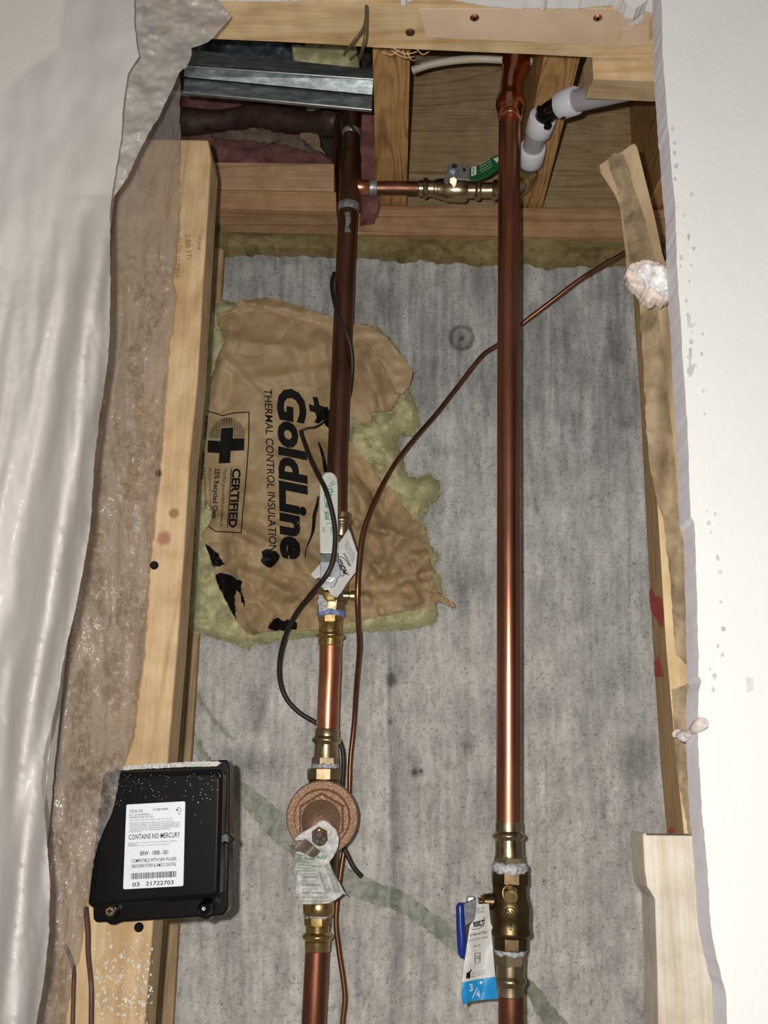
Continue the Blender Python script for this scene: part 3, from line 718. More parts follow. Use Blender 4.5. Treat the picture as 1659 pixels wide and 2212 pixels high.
# steel channel
ch = thing('steel_channel', 'galvanised steel furring channel crossing the dark bay under the header', 'metal channel', P(600, 220, .86))
prof = [((398, 106), (806, 150), .902), ((398, 142), (806, 170), .862), ((398, 166), (804, 205), .872), ((398, 168.5), (804, 207.5), .874), ((396, 197), (803, 235), .862), ((396, 201), (803, 239), .866)]
for a, b_ in ((0, 1), (1, 2), (3, 4), (4, 5)):
    m = MB(); p = [P(*prof[a][0], prof[a][2]), P(*prof[a][1], prof[a][2]), P(*prof[b_][1], prof[b_][2]), P(*prof[b_][0], prof[b_][2])]
    m.prism(p[::-1], (0, .004, .001))
    m.build(['flange', 'web', '', 'web', 'lip'][a], M_galv, ch)
m = MB().tube([P(396, 143, .861), P(806, 171, .861)], .0011, 8); m.build('rib', M_zinc, ch, smooth=60)
m = MB().tube([P(396, 199, .861), P(803, 237, .861)], .0013, 8); m.build('rib', M_zinc, ch, smooth=60)
m = MB().tube([P(396, 167, .872), P(804, 206, .872)], .0006, 6); m.build('crease', M_tar, ch, smooth=60)
# loose wires over the header
o = MB().tube([P(791, 12, .672), P(790, 40, .672), P(784, 62, .673), P(768, 84, .675), P(752, 106, .69), P(744, 118, .73)], .0011, 8).build('loose_wire', M_tie, smooth=60)
tag(o, 'thin olive wire slanting left over the header edge', 'wire')
o = MB().tube([P(792, 14, .671), P(791, 50, .672), P(788, 84, .675), P(782, 110, .69), P(776, 126, .73)], .0014, 8).build('loose_wire', M_tie, smooth=60)
tag(o, 'thicker olive wire hanging straight down over the header edge', 'wire')
# small ragged black lump on the joist
o = lump('black_dab', [(812, 346), (834, 350), (830, 358), (836, 366), (815, 372)], 1.06, M_tar, .01, .004, step=4, jg=4, lab='ragged black dab on the left orange joist', cat='sealant')

# ================================================================== GLASS WOOL BATT AND KRAFT FACING
Gout = [(462, 658), (478, 646), (507, 654), (560, 662), (640, 672), (700, 682), (765, 698), (815, 706), (850, 738), (868, 768), (884, 800), (888, 845), (900, 880), (905, 915), (890, 936), (868, 930), (852, 945), (866, 978), (874, 1012), (884, 1030), (930, 1026), (952, 1042), (945, 1072), (924, 1088), (914, 1118), (920, 1148), (930, 1178), (946, 1195), (936, 1225), (950, 1252), (958, 1278), (943, 1292), (946, 1318), (943, 1340), (925, 1350), (860, 1358), (780, 1362), (690, 1370), (620, 1380), (540, 1388), (532, 1402), (512, 1392), (440, 1370), (421, 1365), (411, 1338), (415, 1290), (419, 1200), (422, 1100), (430, 1040), (432, 950), (440, 850), (448, 780), (452, 700)]
def edge_t(x, y):          # 0 at outline, 1 inside (batt thickness)
    d = 1e9; n = len(Gout)
    for i in range(n):
        ax, ay = Gout[i]; bx_, by = Gout[(i+1) % n]; dx = bx_-ax; dy = by-ay
        t = max(0, min(1, ((x-ax)*dx+(y-ay)*dy)/(dx*dx+dy*dy+1e-6))); q = math.hypot(x-ax-t*dx, y-ay-t*dy)
        if q < d: d = q
    return min(1, d/26.0)
def gy(x, y):
    t = edge_t(x, y); bulge = sqrt(max(0, 1-(1-t)**2))
    Yv = 1.106-.036*bulge+.018*fb(x/26, y/26, 3, 5)*(.35+.65*t)
    # diagonal tuft that swells out between the two paper halves
    e = ((x-835)*.62+(y-985)*.78)/95; g = (-(x-835)*.78+(y-985)*.62)/38
    Yv -= .020*math.exp(-e*e-g*g)
    Yv -= .014*math.exp(-((x-915)/30)**2-((y-1055)/26)**2)-.010*math.exp(-((x-862)/26)**2-((y-945)/16)**2)
    return Yv
batt = thing('insulation_batt', 'yellow glass wool batt with torn brown kraft facing on the concrete', 'insulation', P(680, 1390, 1.09))
Kout = [(465, 672), (492, 674), (519, 655), (545, 652), (600, 668), (650, 682), (700, 694), (765, 702), (800, 712), (834, 736), (874, 781), (890, 802), (885, 831), (865, 853), (843, 888), (801, 891), (803, 922), (783, 915), (756, 900), (750, 925), (752, 950), (780, 980), (801, 1007), (823, 1036), (856, 1069), (888, 1112), (916, 1143), (920, 1152), (914, 1156), (921, 1174), (932, 1224), (935, 1253), (940, 1270), (941, 1308), (870, 1322), (744, 1347), (686, 1362), (581, 1362), (545, 1372), (534, 1369), (508, 1336), (483, 1289), (465, 1253), (462, 1235), (468, 1222), (472, 1212), (455, 1190), (440, 1170), (434, 1155), (450, 1134), (462, 1108), (446, 1085), (432, 1050), (429, 1022), (435, 985), (440, 960), (447, 900), (454, 824), (469, 774), (484, 738), (478, 718), (470, 700)]
CR = [((470, 730), (690, 760), 10, .003), ((520, 820), (700, 800), 10, .003), ((620, 700), (660, 830), 12, .004), ((770, 1130), (905, 1170), 8, .006), ((790, 1200), (880, 1300), 9, .006), ((820, 1060), (770, 1180), 9, -.006), ((470, 1120), (560, 1170), 9, .005), ((520, 1230), (660, 1300), 9, .005), ((840, 1160), (870, 1240), 8, -.005), ((500, 690), (470, 860), 12, .005), ((560, 1160), (690, 1240), 14, .006), ((545, 1100), (640, 1130), 10, .004), ((700, 740), (720, 900), 16, .008), ((780, 720), (880, 830), 10, .006), ((790, 780), (830, 890), 12, .006),
      ((760, 1050), (850, 1180), 12, .008), ((850, 1180), (930, 1110), 10, .005), ((850, 1180), (790, 1290), 12, .006), ((640, 1260), (560, 1360), 12, .007), ((560, 1300), (600, 1230), 9, .004), ((540, 930), (600, 1000), 8, .0025), ((800, 1220), (935, 1200), 10, .005), ((690, 970), (740, 1080), 12, .007),
      ((600, 1310), (930, 1240), 9, -.005), ((770, 1000), (830, 1120), 9, -.006), ((650, 1180), (660, 1300), 9, .004), ((500, 1180), (540, 1350), 12, .006), ((700, 1290), (900, 1300), 10, .005), ((470, 760), (560, 850), 8, .003), ((860, 1230), (900, 1290), 8, .004)]
def crease(x, y):
    d = 0
    for (a, b_), (c_, e_), w, k in CR:
        dx = c_-a; dy = e_-b_; t = max(0, min(1, ((x-a)*dx+(y-b_)*dy)/(dx*dx+dy*dy))); q = math.hypot(x-a-t*dx, y-b_-t*dy)
        if q < w*2.5: d -= k*max(0, 1-q/w/2)
    return d
def facet(x, y, z):
    d = noise.voronoi(Vector((x, y, z)))[0]; return min(1.0, d[1]-d[0])
def ky(x, y):
    Yv = 1.051+.011*abs(fb(x/95, y/95, 11, 1))+(.014*facet(x/80+.2*nz(x/40, y/40), y/110, 2.2)+.0050*facet(x/30, y/36, 7.2))*(.45+.55*min(1, max(0, (y-1080)/120+max(0, (x-740)/60))))+crease(x, y)*1.5
    tl = min(1, max(0, (y-1150)/100)); Yv += .006*tl*abs(fb(x/28, y/40, 21, 2))
    tr = min(1, max(0, (x-760)/60)); Yv += .005*tr*abs(nz(x/22, y/34, 31))
    ed = min(abs(x-430), abs(x-940), 80)
    return Yv+.012*(1-ed/80)
def inside(x, y, pl):
    c = False; n = len(pl)
    for i in range(n):
        (a, b_), (c_, d_) = pl[i], pl[(i+1) % n]
        if (b_ > y) != (d_ > y) and x < (c_-a)*(y-b_)/(d_-b_)+a: c = not c
    return c
gy0 = gy
def gy(x, y):
    v_ = gy0(x, y)
    if inside(x, y, Kout): v_ = max(v_, ky(x, y)+.005)
    return v_
MB().patch(jag(Gout, 7, 6, 2, .13), gy, 7, .012).build('glass_wool', M_wool, batt, smooth=80)
m = MB(); random.seed(9)
gj = jag(Gout, 3, 5, 2, .13)
def strand(x, y, L, a, w=.00010):
    pts = []; yy = gy(x, y)-.002
    for k in range(4):
        pts.append(P(x, y, yy-.001*k*random.random())); a += random.uniform(-.9, .9); x += cos(a)*L/3; y += sin(a)*L/3
    up = Vector((random.uniform(-1, 1), -.3, random.uniform(-1, 1))).normalized()*w; n0 = len(m.v)
    for p in pts: m.v += [p-up, p+up]
    for k in range(3): m.f.append((n0+2*k, n0+2*k+1, n0+2*k+3, n0+2*k+2))
for i in range(4500):
    j = random.randrange(len(gj)); x, y = gj[j]; q = gj[(j+1) % len(gj)]; a = math.atan2(q[1]-y, q[0]-x)+random.choice((-1, 1))*random.uniform(.2, 2.2)
    strand(x+random.uniform(-4, 4), y+random.uniform(-4, 4), random.uniform(3, 11), a)
stuff(m.build('loose_fibres', M_fib, batt))
MB().patch(jag(Kout, 8, 2.2, 12, .1), ky, 5, .0006).build('kraft_facing', M_kraft, batt, smooth=85)
# rolled upper edge and right flap
M_kraftL = simple('kraft_light', (.43, .305, .17), .55, var=.12, vs=20, bmp=.4, bs=60, bd=.003)
MB().patch(jag(smo([(466, 676), (496, 674), (512, 662), (522, 650), (570, 643), (603, 648), (650, 662), (693, 678), (722, 690), (722, 708), (690, 702), (640, 690), (590, 676), (545, 672), (520, 680), (500, 684)], 2), 7, 1.5, 8), lambda x, y: 1.046+.010*abs(sin((y-650-(x-500)*.16)/22))+.003*fb(x/30, y/15, 3, 3), 5, .0006).build('folded_flap', M_kraftL, batt, smooth=50)
MB().patch(jag([(766, 698), (800, 706), (834, 728), (875, 778), (892, 802), (886, 832), (868, 852), (856, 846), (835, 800), (812, 760), (785, 735), (766, 728)], 7, 1.5, 9), lambda x, y: 1.042+.006*abs(nz(x/26, y/30, 2))+.00006*(x-760), 5, .0006).build('folded_flap', M_kraftL, batt, smooth=45)
MB().patch(jag([(925, 1255), (936, 1252), (945, 1275), (962, 1290), (980, 1300), (985, 1314), (975, 1312), (960, 1304), (945, 1298), (936, 1306), (930, 1290)], 5, 2, 3, .2), lambda x, y: 1.05+.008*abs(nz(x/12, y/12, 5)), 4, .0006).build('torn_strip', M_kraft, batt, smooth=45)
# black tar patches
def kp(x, y): return ky(x, y)-.0012
tar = [[(443, 1174), (452, 1180), (472, 1197), (480, 1212), (487, 1219), (470, 1224), (460, 1224), (454, 1203)],
       [(466, 1240), (480, 1237), (500, 1243), (512, 1252), (524, 1254), (519, 1268), (526, 1290), (529, 1312), (522, 1300), (518, 1283), (511, 1275), (507, 1290), (508, 1312), (509, 1338), (500, 1322), (484, 1290), (468, 1256)],
       [(583, 1346), (590, 1337), (600, 1334), (612, 1342), (622, 1338), (640, 1345), (642, 1358), (620, 1361), (596, 1362), (578, 1359)]]
for t in tar: MB().patch(jag(t, 4, 3, 4, .25), kp, 5).build('tar_patch', M_tar, batt)
MB().patch(jag(smo([(565, 1192), (578, 1186), (592, 1190), (603, 1196), (602, 1208), (594, 1218), (586, 1226), (574, 1222), (562, 1212), (568, 1204)], 2), 4, 3, 4, .3), kp, 5).build('tar_patch', M_tar, batt)
MB().patch(band(smo([(688, 1072), (684, 1095), (679, 1114), (677, 1142), (671, 1162), (662, 1184), (659, 1204)], 4, False), lambda t: 2+7*sin(pi*min(1, t*1.1+.1))*(1-t*.4)), kp, 8).build('tear', M_tar, batt)
MB().patch(band(smo([(688, 955), (694, 972), (700, 995), (704, 1020)], 4, False), lambda t: 3+7*t), kp, 8).build('tear', M_tar, batt)
# printing
def kt(x, y): return ky(x, y)-.0011
D_, U_ = (0.02, 1.0), (1.0, 0.0)
def ktext(items, nm): 
    m = MB()
    for s_, org, sz, kw in items:
        a = dict(dirv=D_, upv=U_, yfn=kt, cut=4); a.update(kw)
        vs, fs = text_px(s_, org, sz, **a); m.add(vs, fs)
    return m.build(nm, M_ink, batt, smooth=89)
ktext([('GoldLine', (602, 840), 56, dict(bold=.047, shear=.16, width=368))], 'brand_lettering')
ktext([('THERMAL CONTROL INSULATION', (571, 841), 16.5, dict(bold=.005, shear=.12, width=352, dirv=(.03, 1)))], 'subtitle_lettering')
ktext([('CERTIFIED', (503, 1012), 17, dict(bold=.04, width=128, dirv=(-.07, 1)))], 'certified_lettering')
ktext([('This fiber glass contains a minimum of', (483, 1013), 6.5, dict(bold=.006, width=124, dirv=(-.06, 1))),
       ('25% Recycled Glass', (464, 1012), 11, dict(bold=.02, width=108, dirv=(-.06, 1))),
       ('18% post-consumer recycled', (451, 1010), 5.5, dict(width=92, dirv=(.02, 1))),
       ('7% pre-consumer glass', (439, 1009), 5.5, dict(width=90, dirv=(.05, 1)))], 'small_print')
ktext([('SCIENTIFIC', (444, 898), 5, dict(bold=.03, width=52, dirv=(-.1, 1))), ('CERTIFICATION', (437, 975), 5, dict(bold=.03, width=60, dirv=(-.05, 1)))], 'small_print')
m = MB()
def line(pts, w): m.patch(band(pts, w), kt, 7)
line([(448, 888), (466, 893), (480, 898), (492, 895), (505, 892), (538, 890)], 2.2)
line([(538, 889), (537, 960), (531, 1040), (524, 1110), (521, 1152)], 2.2)
line([(522, 1151), (466, 1148), (450, 1136)], 2.2)
line([(500, 1012), (496, 1070), (491, 1140)], 2.0)
m.patch([(478, 925), (504, 923), (503, 947), (528, 947), (527, 973), (498, 974), (497, 1000), (472, 1001), (474, 979), (448, 977), (449, 951), (476, 953)], kt, 5)
for i in range(22):
    x = 453+i*3.5; dx = (x-491)/40; top = 948-46*sqrt(max(0, 1-dx*dx)); bot = 946 if (x < 476 or x > 505) else 922
    if top < bot-2: m.patch([(x, top), (x+1.3+(1 if 480 < x < 500 else 0), top), (x+1.3, bot), (x, bot)], kt, 7)
m.patch([(675, 857), (686, 858), (690, 875), (708, 882), (706, 893), (692, 889), (684, 902), (680, 891), (669, 888), (667, 873), (679, 876)], kt, 5)
m.build('certification_emblem', M_ink, batt)

# ================================================================== PIPES
def fit(th, rows, Y, mat, name, n=28, smooth=40, phase=0, bevel=0):
    return MB().pxlathe(rows, Y, n=n, phase=phase).build(name, mat, th, smooth=smooth, bevel=bevel)
def bead(c, y0, y1, w0, w1, k=6):
    r = []
    for i in range(k+1):
        t = i/k; r.append((c, y0+(y1-y0)*t, w0+(w1-w0)*sin(pi*t)))
    return r
# ---- right riser
YRt = interp([(100, .885), (300, .892), (1106, .925), (1777, .945), (2300, .952)])
rr = thing('copper_riser', 'long bright copper riser pipe at right with a blue-handled valve below', 'pipe', P(1100, 1780, .945))
cxR = interp([(235, 1101), (400, 1100), (800, 1098.5), (1450, 1099), (1790, 1098.5)])
def wR(y): return .0222/S(1100, y, YRt(y))
MB().pxlathe([(cxR(y), y, wR(y)) for y in (236, 300, 400, 520, 640, 760, 880, 1000, 1140, 1280, 1420, 1560, 1700, 1790)], YRt, n=48).build('pipe', M_cuM, rr, smooth=60)
MB().pxlathe([(1104, y, .0222/S(1100, y, YRt(y))) for y in (2130, 2170, 2330)], YRt, n=48).build('pipe', M_cuL, rr, smooth=60)
fit(rr, [(1117, 60, 56), (1116, 118, 60), (1115, 126, 58), (1114, 136, 62), (1113.5, 146, 60), (1112, 152, 54), (1108, 164, 48), (1104.5, 178, 45), (1103, 198, 46), (1102.5, 206, 50), (1102, 212, 56), (1102, 220, 61), (1101.5, 230, 62), (1101.5, 238, 58), (1101.5, 243, 53), (1101.5, 256, 51.5), (1101.5, 257, 48)], .885, copper('press_copper', (.86, .36, .22), (.6, .22, .12), .16, .4, streak=False), 'offset_fitting', n=40, smooth=60)
for yy, ang in ((240, 0), (1440, 1), (1520, 2)): pass
fit(rr, [(1098.5, 1774, 53), (1098.5, 1776, 57), (1098.5, 1796, 57)]+bead(1098.5, 1797, 1815, 59, 71, 8)+[(1099, 1818, 59), (1099.5, 1845, 60), (1100, 1852, 63)], YRt(1800), M_brassG, 'press_collar', n=40, smooth=40)
fit(rr, [(1100, 1850, 64), (1100, 1853, 68), (1100, 1873, 69), (1100, 1875, 60)], YRt(1800), M_hex, 'hex_adapter', n=6, smooth=0, phase=.30)
fit(rr, [(1101, 2058, 60), (1101, 2060, 70), (1101, 2084, 68), (1101, 2086, 60)], YRt(2060), M_hex, 'hex_adapter', n=6, smooth=0, phase=.30)
fit(rr, [(1102, 2084, 61), (1102, 2108, 60)]+bead(1102.5, 2108, 2130, 60, 70, 8)+[(1103, 2131, 57), (1103, 2151, 56.5), (1103, 2153, 52)], YRt(2100), M_brassG, 'press_collar', n=40, smooth=40)
# ---- blue-handled ball valve
bv = thing('ball_valve', 'dark brass ball valve with blue handle and drain cap on the right riser', 'valve', P(1101, 1960, .948))
YV = .948
fit(bv, [(1101, 1878, 68), (1101, 1882, 81), (1101, 1908, 82), (1101, 1914, 76)], YV, M_brassD, 'hex_end', n=8, smooth=0, phase=.39)
fit(bv, [(1101, 1910, 74), (1101, 1925, 74), (1101, 1940, 76), (1101.5, 1950, 82), (1102, 1958, 86), (1102, 1985, 86), (1102, 1987, 84), (1102, 2006, 85), (1102, 2012, 89), (1102, 2018, 89), (1102, 2022, 84), (1102, 2026, 72)], YV, M_brassD, 'body', n=48, smooth=35)
fit(bv, [(1101.5, 2020, 70), (1101.5, 2026, 76), (1101.5, 2050, 75), (1101.5, 2054, 66)], YV, M_brassD, 'hex_end', n=8, smooth=0, phase=.39)
def dope(th, cx, y0, y1, w, Y, mat, sd):
    m = MB(); cs = []; rs_ = []
    rows = [(cx, y0, w*.86), (cx, y0+(y1-y0)*.25, w), (cx, (y0+y1)/2, w*1.02), (cx, y0+(y1-y0)*.8, w*.97), (cx, y1, w*.86)]
    m.pxlathe(rows, Y, n=44)
    for i in range(len(m.v)):
        ax = P(cx, (y0+y1)/2, Y); d = m.v[i]-ax; d.z = 0
        m.v[i] += d*(.07*nz(m.v[i].x*420, m.v[i].y*420, sd))+Vector((0, 0, .0022*nz(m.v[i].x*260, m.v[i].y*260, sd+4)))
    return m.build('thread_sealant', mat, th, smooth=60)
dope(bv, 1100.5, 1863, 1888, 78, YRt(1860), simple('white_dope', (.66, .66, .67), .5, var=.15, vs=300, bmp=.9, bs=350, bd=.002, dark=(.20, .22, .26)), 1)
dope(bv, 1101, 2048, 2064, 70, YRt(2050), M_dope, 2)
# drain cap towards the viewer
a = P(1101, 1925, YV-.016); b_ = P(1104, 1937, YV-.036)
m = MB().rings([a, a.lerp(b_, .35), a.lerp(b_, .42), a.lerp(b_, .55), a.lerp(b_, .6), b_.lerp(a, .04), b_], [.0058, .0058, .0050, .0050, .0060, .0060, .0054], n=30)
m.build('drain_cap', M_brass, bv, smooth=35)
m = MB().rings([P(1101, 1926, YV-.008), P(1101, 1929, YV-.020)], [.0075, .0065], n=24); m.build('drain_port', M_brassD, bv, smooth=35)
# cast marks
c = P(1102.5, 1973, YV-.0192); S1 = S(1102, 1973, YV)
m = MB(); rr_ = 11*S1
m.tube([c+Vector((cos(q)*rr_, .0016*(1-cos(q*2))*.3+.0012*abs(cos(q)), sin(q)*rr_)) for q in [2*pi*i/24 for i in range(25)]], .0005, 6, 1)
for p in ([(-.5, .6), (.5, -.6)], [(-.5, -.1), (-.1, -.6)], [(.1, .6), (.55, .05)], [(-.6, .3), (-.5, .6)]):
    m.tube([c+Vector((p[0][0]*rr_, 0, p[0][1]*rr_)), c+Vector((p[1][0]*rr_, 0, p[1][1]*rr_))], .00045, 6, 1)
m.build('cast_mark', M_brassD, bv)
c = P(1102.5, 2003, YV-.0188); m = MB()
for p in ([(-.35, .2), (0, .6)], [(.35, .2), (0, .6)], [(-.15, .4), (-.15, -.5)], [(.15, .4), (.15, -.5)], [(-.15, -.5), (.15, -.5)]):
    m.tube([c+Vector((p[0][0]*rr_, 0, p[0][1]*rr_)), c+Vector((p[1][0]*rr_, 0, p[1][1]*rr_))], .0004, 6, 1)
m.build('cast_mark', M_brassD, bv)
# stem to the left, packing nut, lever and grip
a = P(1070, 1948, YV); ax = Vector((-1, -.10, .01)).normalized(); s1 = S(1060, 1948, YV)
def seg(th, p0, p1, r0, r1, mat, name, n=24, sm=40, ph=0):
    return MB().rings([p0, p1], [r0, r1], n=n, phase=ph).build(name, mat, th, smooth=sm)
seg(bv, a+ax*.0, a+ax*26*s1, 19*s1, 16*s1, M_brassD, 'stem_boss')
seg(bv, a+ax*24*s1, a+ax*32*s1, 15.5*s1, 15.5*s1, M_brass, 'packing_nut', n=6, sm=0)
seg(bv, a+ax*32*s1, a+ax*46*s1, 7*s1, 7*s1, M_brassD, 'stem')
nut = seg(bv, a+ax*44*s1, a+ax*52*s1, 9*s1, 9*s1, M_zinc, 'stem_nut', n=6, sm=0)
M_lever = simple('dark_lever_steel', (.10, .10, .105), .45, .6, var=.25, vs=200)
lv = [(1000, 1952), (1034, 1938), (1038, 1946), (1031, 1984), (1020, 1994), (1003, 2002), (998, 1990), (995, 1965)]
MB().prism([P(x, y, YV-.016) for x, y in lv], (0, .004, 0)).build('lever', M_lever, bv, bevel=.0008)
MB().prism([P(x, y, YV-.010) for x, y in [(1009, 1950), (1010, 1937), (1024, 1937), (1026, 1946)]], (0, .012, 0)).build('lever_stop', M_zinc, bv, bevel=.0008)
g = [(996, 1950, 13), (993.5, 1957, 17), (994, 1975, 18), (995, 2000, 19), (996.5, 2020, 20), (997.5, 2045, 20), (998.5, 2062, 17), (999, 2070, 8)]
m = MB().pxlathe([(x, y, w) for x, y, w in g], YV-.020, n=20); m.build('grip', M_blue, bv, smooth=70)
# hang tag
tg = thing('hang_tag', 'white paper hang tag with a blue 3/4 inch band beside the blue handle', 'tag', P(1035, 2160, .925))
def ty(x, y): return .922+.004*sin((x-1000)/14+y/90)+.0022*fb(x/25, y/40, 3, 3)-.00003*(y-1960)
t1 = [(1031, 1953), (1056, 1952), (1057, 1965), (1063, 2030), (1070, 2109.7), (1030, 2115.7), (998, 2122.7), (1003, 2080), (1008, 2045), (1015, 1999), (1026, 1985)]
t2 = [(998, 2123), (1030, 2116), (1070, 2110), (1076, 2157), (1040, 2160), (1012, 2164), (1001, 2172), (996, 2152)]
MB().patch(t1, ty, 6, .0004).build('tag_sheet', M_paper, tg, smooth=50)
MB().patch(t2, ty, 6, .0004).build('blue_band', M_cyan, tg, smooth=50)
MB().patch([(1060, 1994), (1064, 2003), (1061, 2012), (1058, 2003)], .93, 8, .0004).build('tag_corner', M_paper, tg)
MB().tube([P(1029, 1933, .927), P(1031, 1950, .922), P(1030, 1975, .920), P(1028, 1992, .922)], .0008, 8).build('tag_strap', M_paper, tg, smooth=60)
def tt(x, y): return ty(x, y)-.0007
def ttx(items, nm, mat):
    m = MB()
    for s_, org, sz, kw in items:
        a_ = dict(dirv=(.97, -.24), upv=(-.05, -1), yfn=tt, cut=3); a_.update(kw); vs, fs = text_px(s_, org, sz, **a_); m.add(vs, fs)
    return m.build(nm, mat, tg)
ttx([('32 779', (1032, 1966), 5, dict(dirv=(1, -.12), width=14)), ('034-03', (1032, 1973), 5, dict(dirv=(1, -.12), width=14)),
     ('RBILT', (1023, 2003), 11, dict(bold=.04, width=24, dirv=(.97, -.22))),
     ('all Valve with Drain', (1015, 2023), 6.2, dict(bold=.01, width=38, dirv=(.97, -.2))),
     ('e bola con dren de laton', (1012, 2034), 5, dict(width=43, dirv=(.97, -.2))),
     ('FIP x FIP', (1024, 2047), 5, dict(width=14)), ('025', (1029, 2072), 7, dict(width=8, dirv=(1, -.1))),
     ('LEAD', (1018, 2106), 3.2, dict(width=9)), ('FREE', (1018, 2112), 3.2, dict(width=9)),
     ('Conforms to lead free requirements', (1029, 2101), 2.2, dict(width=20)), ('as established by the safe act', (1029, 2105), 2.2, dict(width=20)), ('and all state plumbing law', (1029, 2109), 2.2, dict(width=20))], 'printing', M_ink)
m = MB()
for l in ([(1022, 1995), (1044, 1988), (1047, 1981), (1046, 1998), (1035, 2006), (1019, 2008)], [(1026, 2060), (1037, 2058), (1037, 2078), (1027, 2083), (1026, 2060)]):
    m.patch(band(l, 1.3), tt, 6)
m.patch([(1008, 2101), (1013, 2100), (1018, 2093), (1019, 2096), (1016, 2102), (1016, 2113), (1007, 2114)], tt, 6)
m.build('logo_frame', M_ink, tg)
ttx([('3', (1014, 2141), 15, dict(bold=.03, dirv=(1, -.1), width=8)), ('/', (1019, 2156), 22, dict(bold=.01, dirv=(1, 0), upv=(.25, -1), width=8)), ('4', (1029, 2154), 14, dict(bold=.03, dirv=(1, -.05), width=8)), ('"', (1037, 2135), 14, dict(bold=.03, dirv=(1, -.1), width=6))], 'size_lettering', M_label)

# ---- left riser
YLf = 1.03
lr = thing('copper_riser', 'older brown copper riser at left crossing in front of the insulation paper', 'pipe', P(728, 1120, YLf))
cxL = interp([(280, 759), (500, 750), (620, 744.5), (800, 737), (1000, 729), (1120, 727), (1162, 727)])
fit(lr, [(cxL(y), y, .0222/S(740, y, YLf)) for y in (448, 520, 600, 700, 800, 900, 1000, 1060, 1118)], YLf, M_cuO, 'pipe', n=40, smooth=60)
fit(lr, [(764, 225, 36), (762, 262, 36), (759.5, 286, 36), (759, 332, 36)], YLf, M_cuO, 'pipe', n=32, smooth=60)
fit(lr, [(760, 282, 38), (759.5, 284, 41), (759.5, 290, 41), (759.3, 293, 37)], YLf, M_solder, 'solder_ring', n=32)
fit(lr, [(758.5, 326, 38), (758, 334, 42), (757, 345, 44), (755.5, 395, 47), (754, 440, 47), (753.5, 447, 44)], YLf, M_cuO, 'tee', n=32, smooth=60)
fit(lr, [(753.5, 440, 44), (753.5, 444, 47), (753, 452, 47), (752.5, 458, 43.5)], YLf, M_solder, 'solder_ring', n=32)
o = MB().pxlathe([(728, 250, 13), (722, 400, 13), (735, 500, 10)], 1.075, n=12).build('thin_pipe', M_cuO, smooth=60)
tag(o, 'thin dark pipe close behind the old riser at its left side', 'pipe')
o = lump('grey_smear', [(744, 458), (755, 458), (758, 478), (752, 490), (760, 500), (745, 500), (747, 480)], YLf-.0135, M_solder, .001, .001, step=5, jg=2, parent=lr)
# press collar above the white-handled valve
fit(lr, [(738.5, 1108, 17*2), (738.5, 1110, 20*2), (738.5, 1121, 20*2)]+bead(738.3, 1121, 1133, 40, 46)+[(738, 1134, 40), (737, 1160, 40), (737, 1163, 36)], YLf, M_brassG, 'press_collar', n=36)
# middle & lower copper
fit(lr, [(713.5, 1392, .0222/S(713, 1400, YLf)), (712.5, 1450, .0222/S(713, 1450, YLf)), (709, 1520, .0222/S(713, 1520, YLf)), (707.5, 1580, .0222/S(713, 1580, YLf))], YLf, M_cuB, 'pipe', n=48, smooth=60)
fit(lr, [(685, 2050, .0222/S(685, 2050, 1.02)), (681, 2130, .0222/S(685, 2130, 1.02)), (677, 2212, .0222/S(685, 2212, 1.02)), (672, 2330, .0222/S(685, 2330, 1.02))], 1.02, M_cuL, 'pipe', n=48, smooth=60)
fit(lr, [(714, 1343, 44), (714, 1347, 50), (713.5, 1368, 50)]+bead(713.5, 1368, 1382, 51, 62, 8)+[(713, 1383, 51), (713, 1395, 51), (713, 1397, 47)], YLf, M_brass, 'press_collar', n=40, smooth=40)
fit(lr, [(714.5, 1329, 48), (714.5, 1332, 57), (714, 1346, 56), (714, 1348, 48)], YLf, M_brass, 'hex_adapter', n=8, smooth=0, phase=.39)
fit(lr, [(706.5, 1575, 50), (706.5, 1577, 53), (706, 1591, 53)]+bead(705.5, 1591, 1608, 53, 65, 8)+[(704.5, 1609, 51), (704, 1630, 53), (703.5, 1638, 55)], YLf, M_brassG, 'press_collar', n=40, smooth=40)
fit(lr, [(703, 1636, 56), (703, 1638, 59), (702.5, 1655, 59), (702.5, 1657, 52)], YLf, M_hex, 'hex_adapter', n=6, smooth=0, phase=.35)
fit(lr, [(686, 1978, 50), (686, 1980, 60), (685.5, 1998, 59), (685.5, 2000, 50)], 1.02, M_brass, 'hex_adapter', n=8, smooth=0, phase=.39)
fit(lr, [(685.5, 1996, 52), (685.5, 2013, 51)]+bead(686, 2013, 2033, 53, 67, 8)+[(685.5, 2034, 56), (685, 2054, 54), (685, 2056, 50)], 1.02, M_brass, 'press_collar', n=40, smooth=40)
# ---- white-handled valve
wv = thing('ball_valve', 'brass ball valve with a long white handle in front of the insulation', 'valve', P(716, 1300, YLf))
fit(wv, [(730, 1160, 44), (729, 1166, 56), (727, 1200, 60), (724, 1225, 66), (720, 1268, 67), (718, 1300, 65)], YLf, M_brassG, 'body', n=40, smooth=35)
fit(wv, [(717.5, 1297, 58), (717, 1301, 64), (715.5, 1321, 62), (715, 1324, 52)], YLf, M_brassG, 'hex_end', n=8, smooth=0, phase=.39)
dope(wv, 715, 1319, 1334, 61, YLf, M_dopeb, 5)
MB().patch(jag([(688, 1284), (700, 1286), (706, 1300), (708, 1318), (690, 1320), (686, 1300)], 4, 2, 2), YLf-.0155, 6).build('sealant_smear', M_dope, wv)
MB().prism([P(x, y, YLf-.030) for x, y in [(697, 1277), (726, 1279), (723, 1299), (707, 1299), (698, 1290)]], (0, .016, 0)).build('stem_boss', M_brass, wv, bevel=.001)
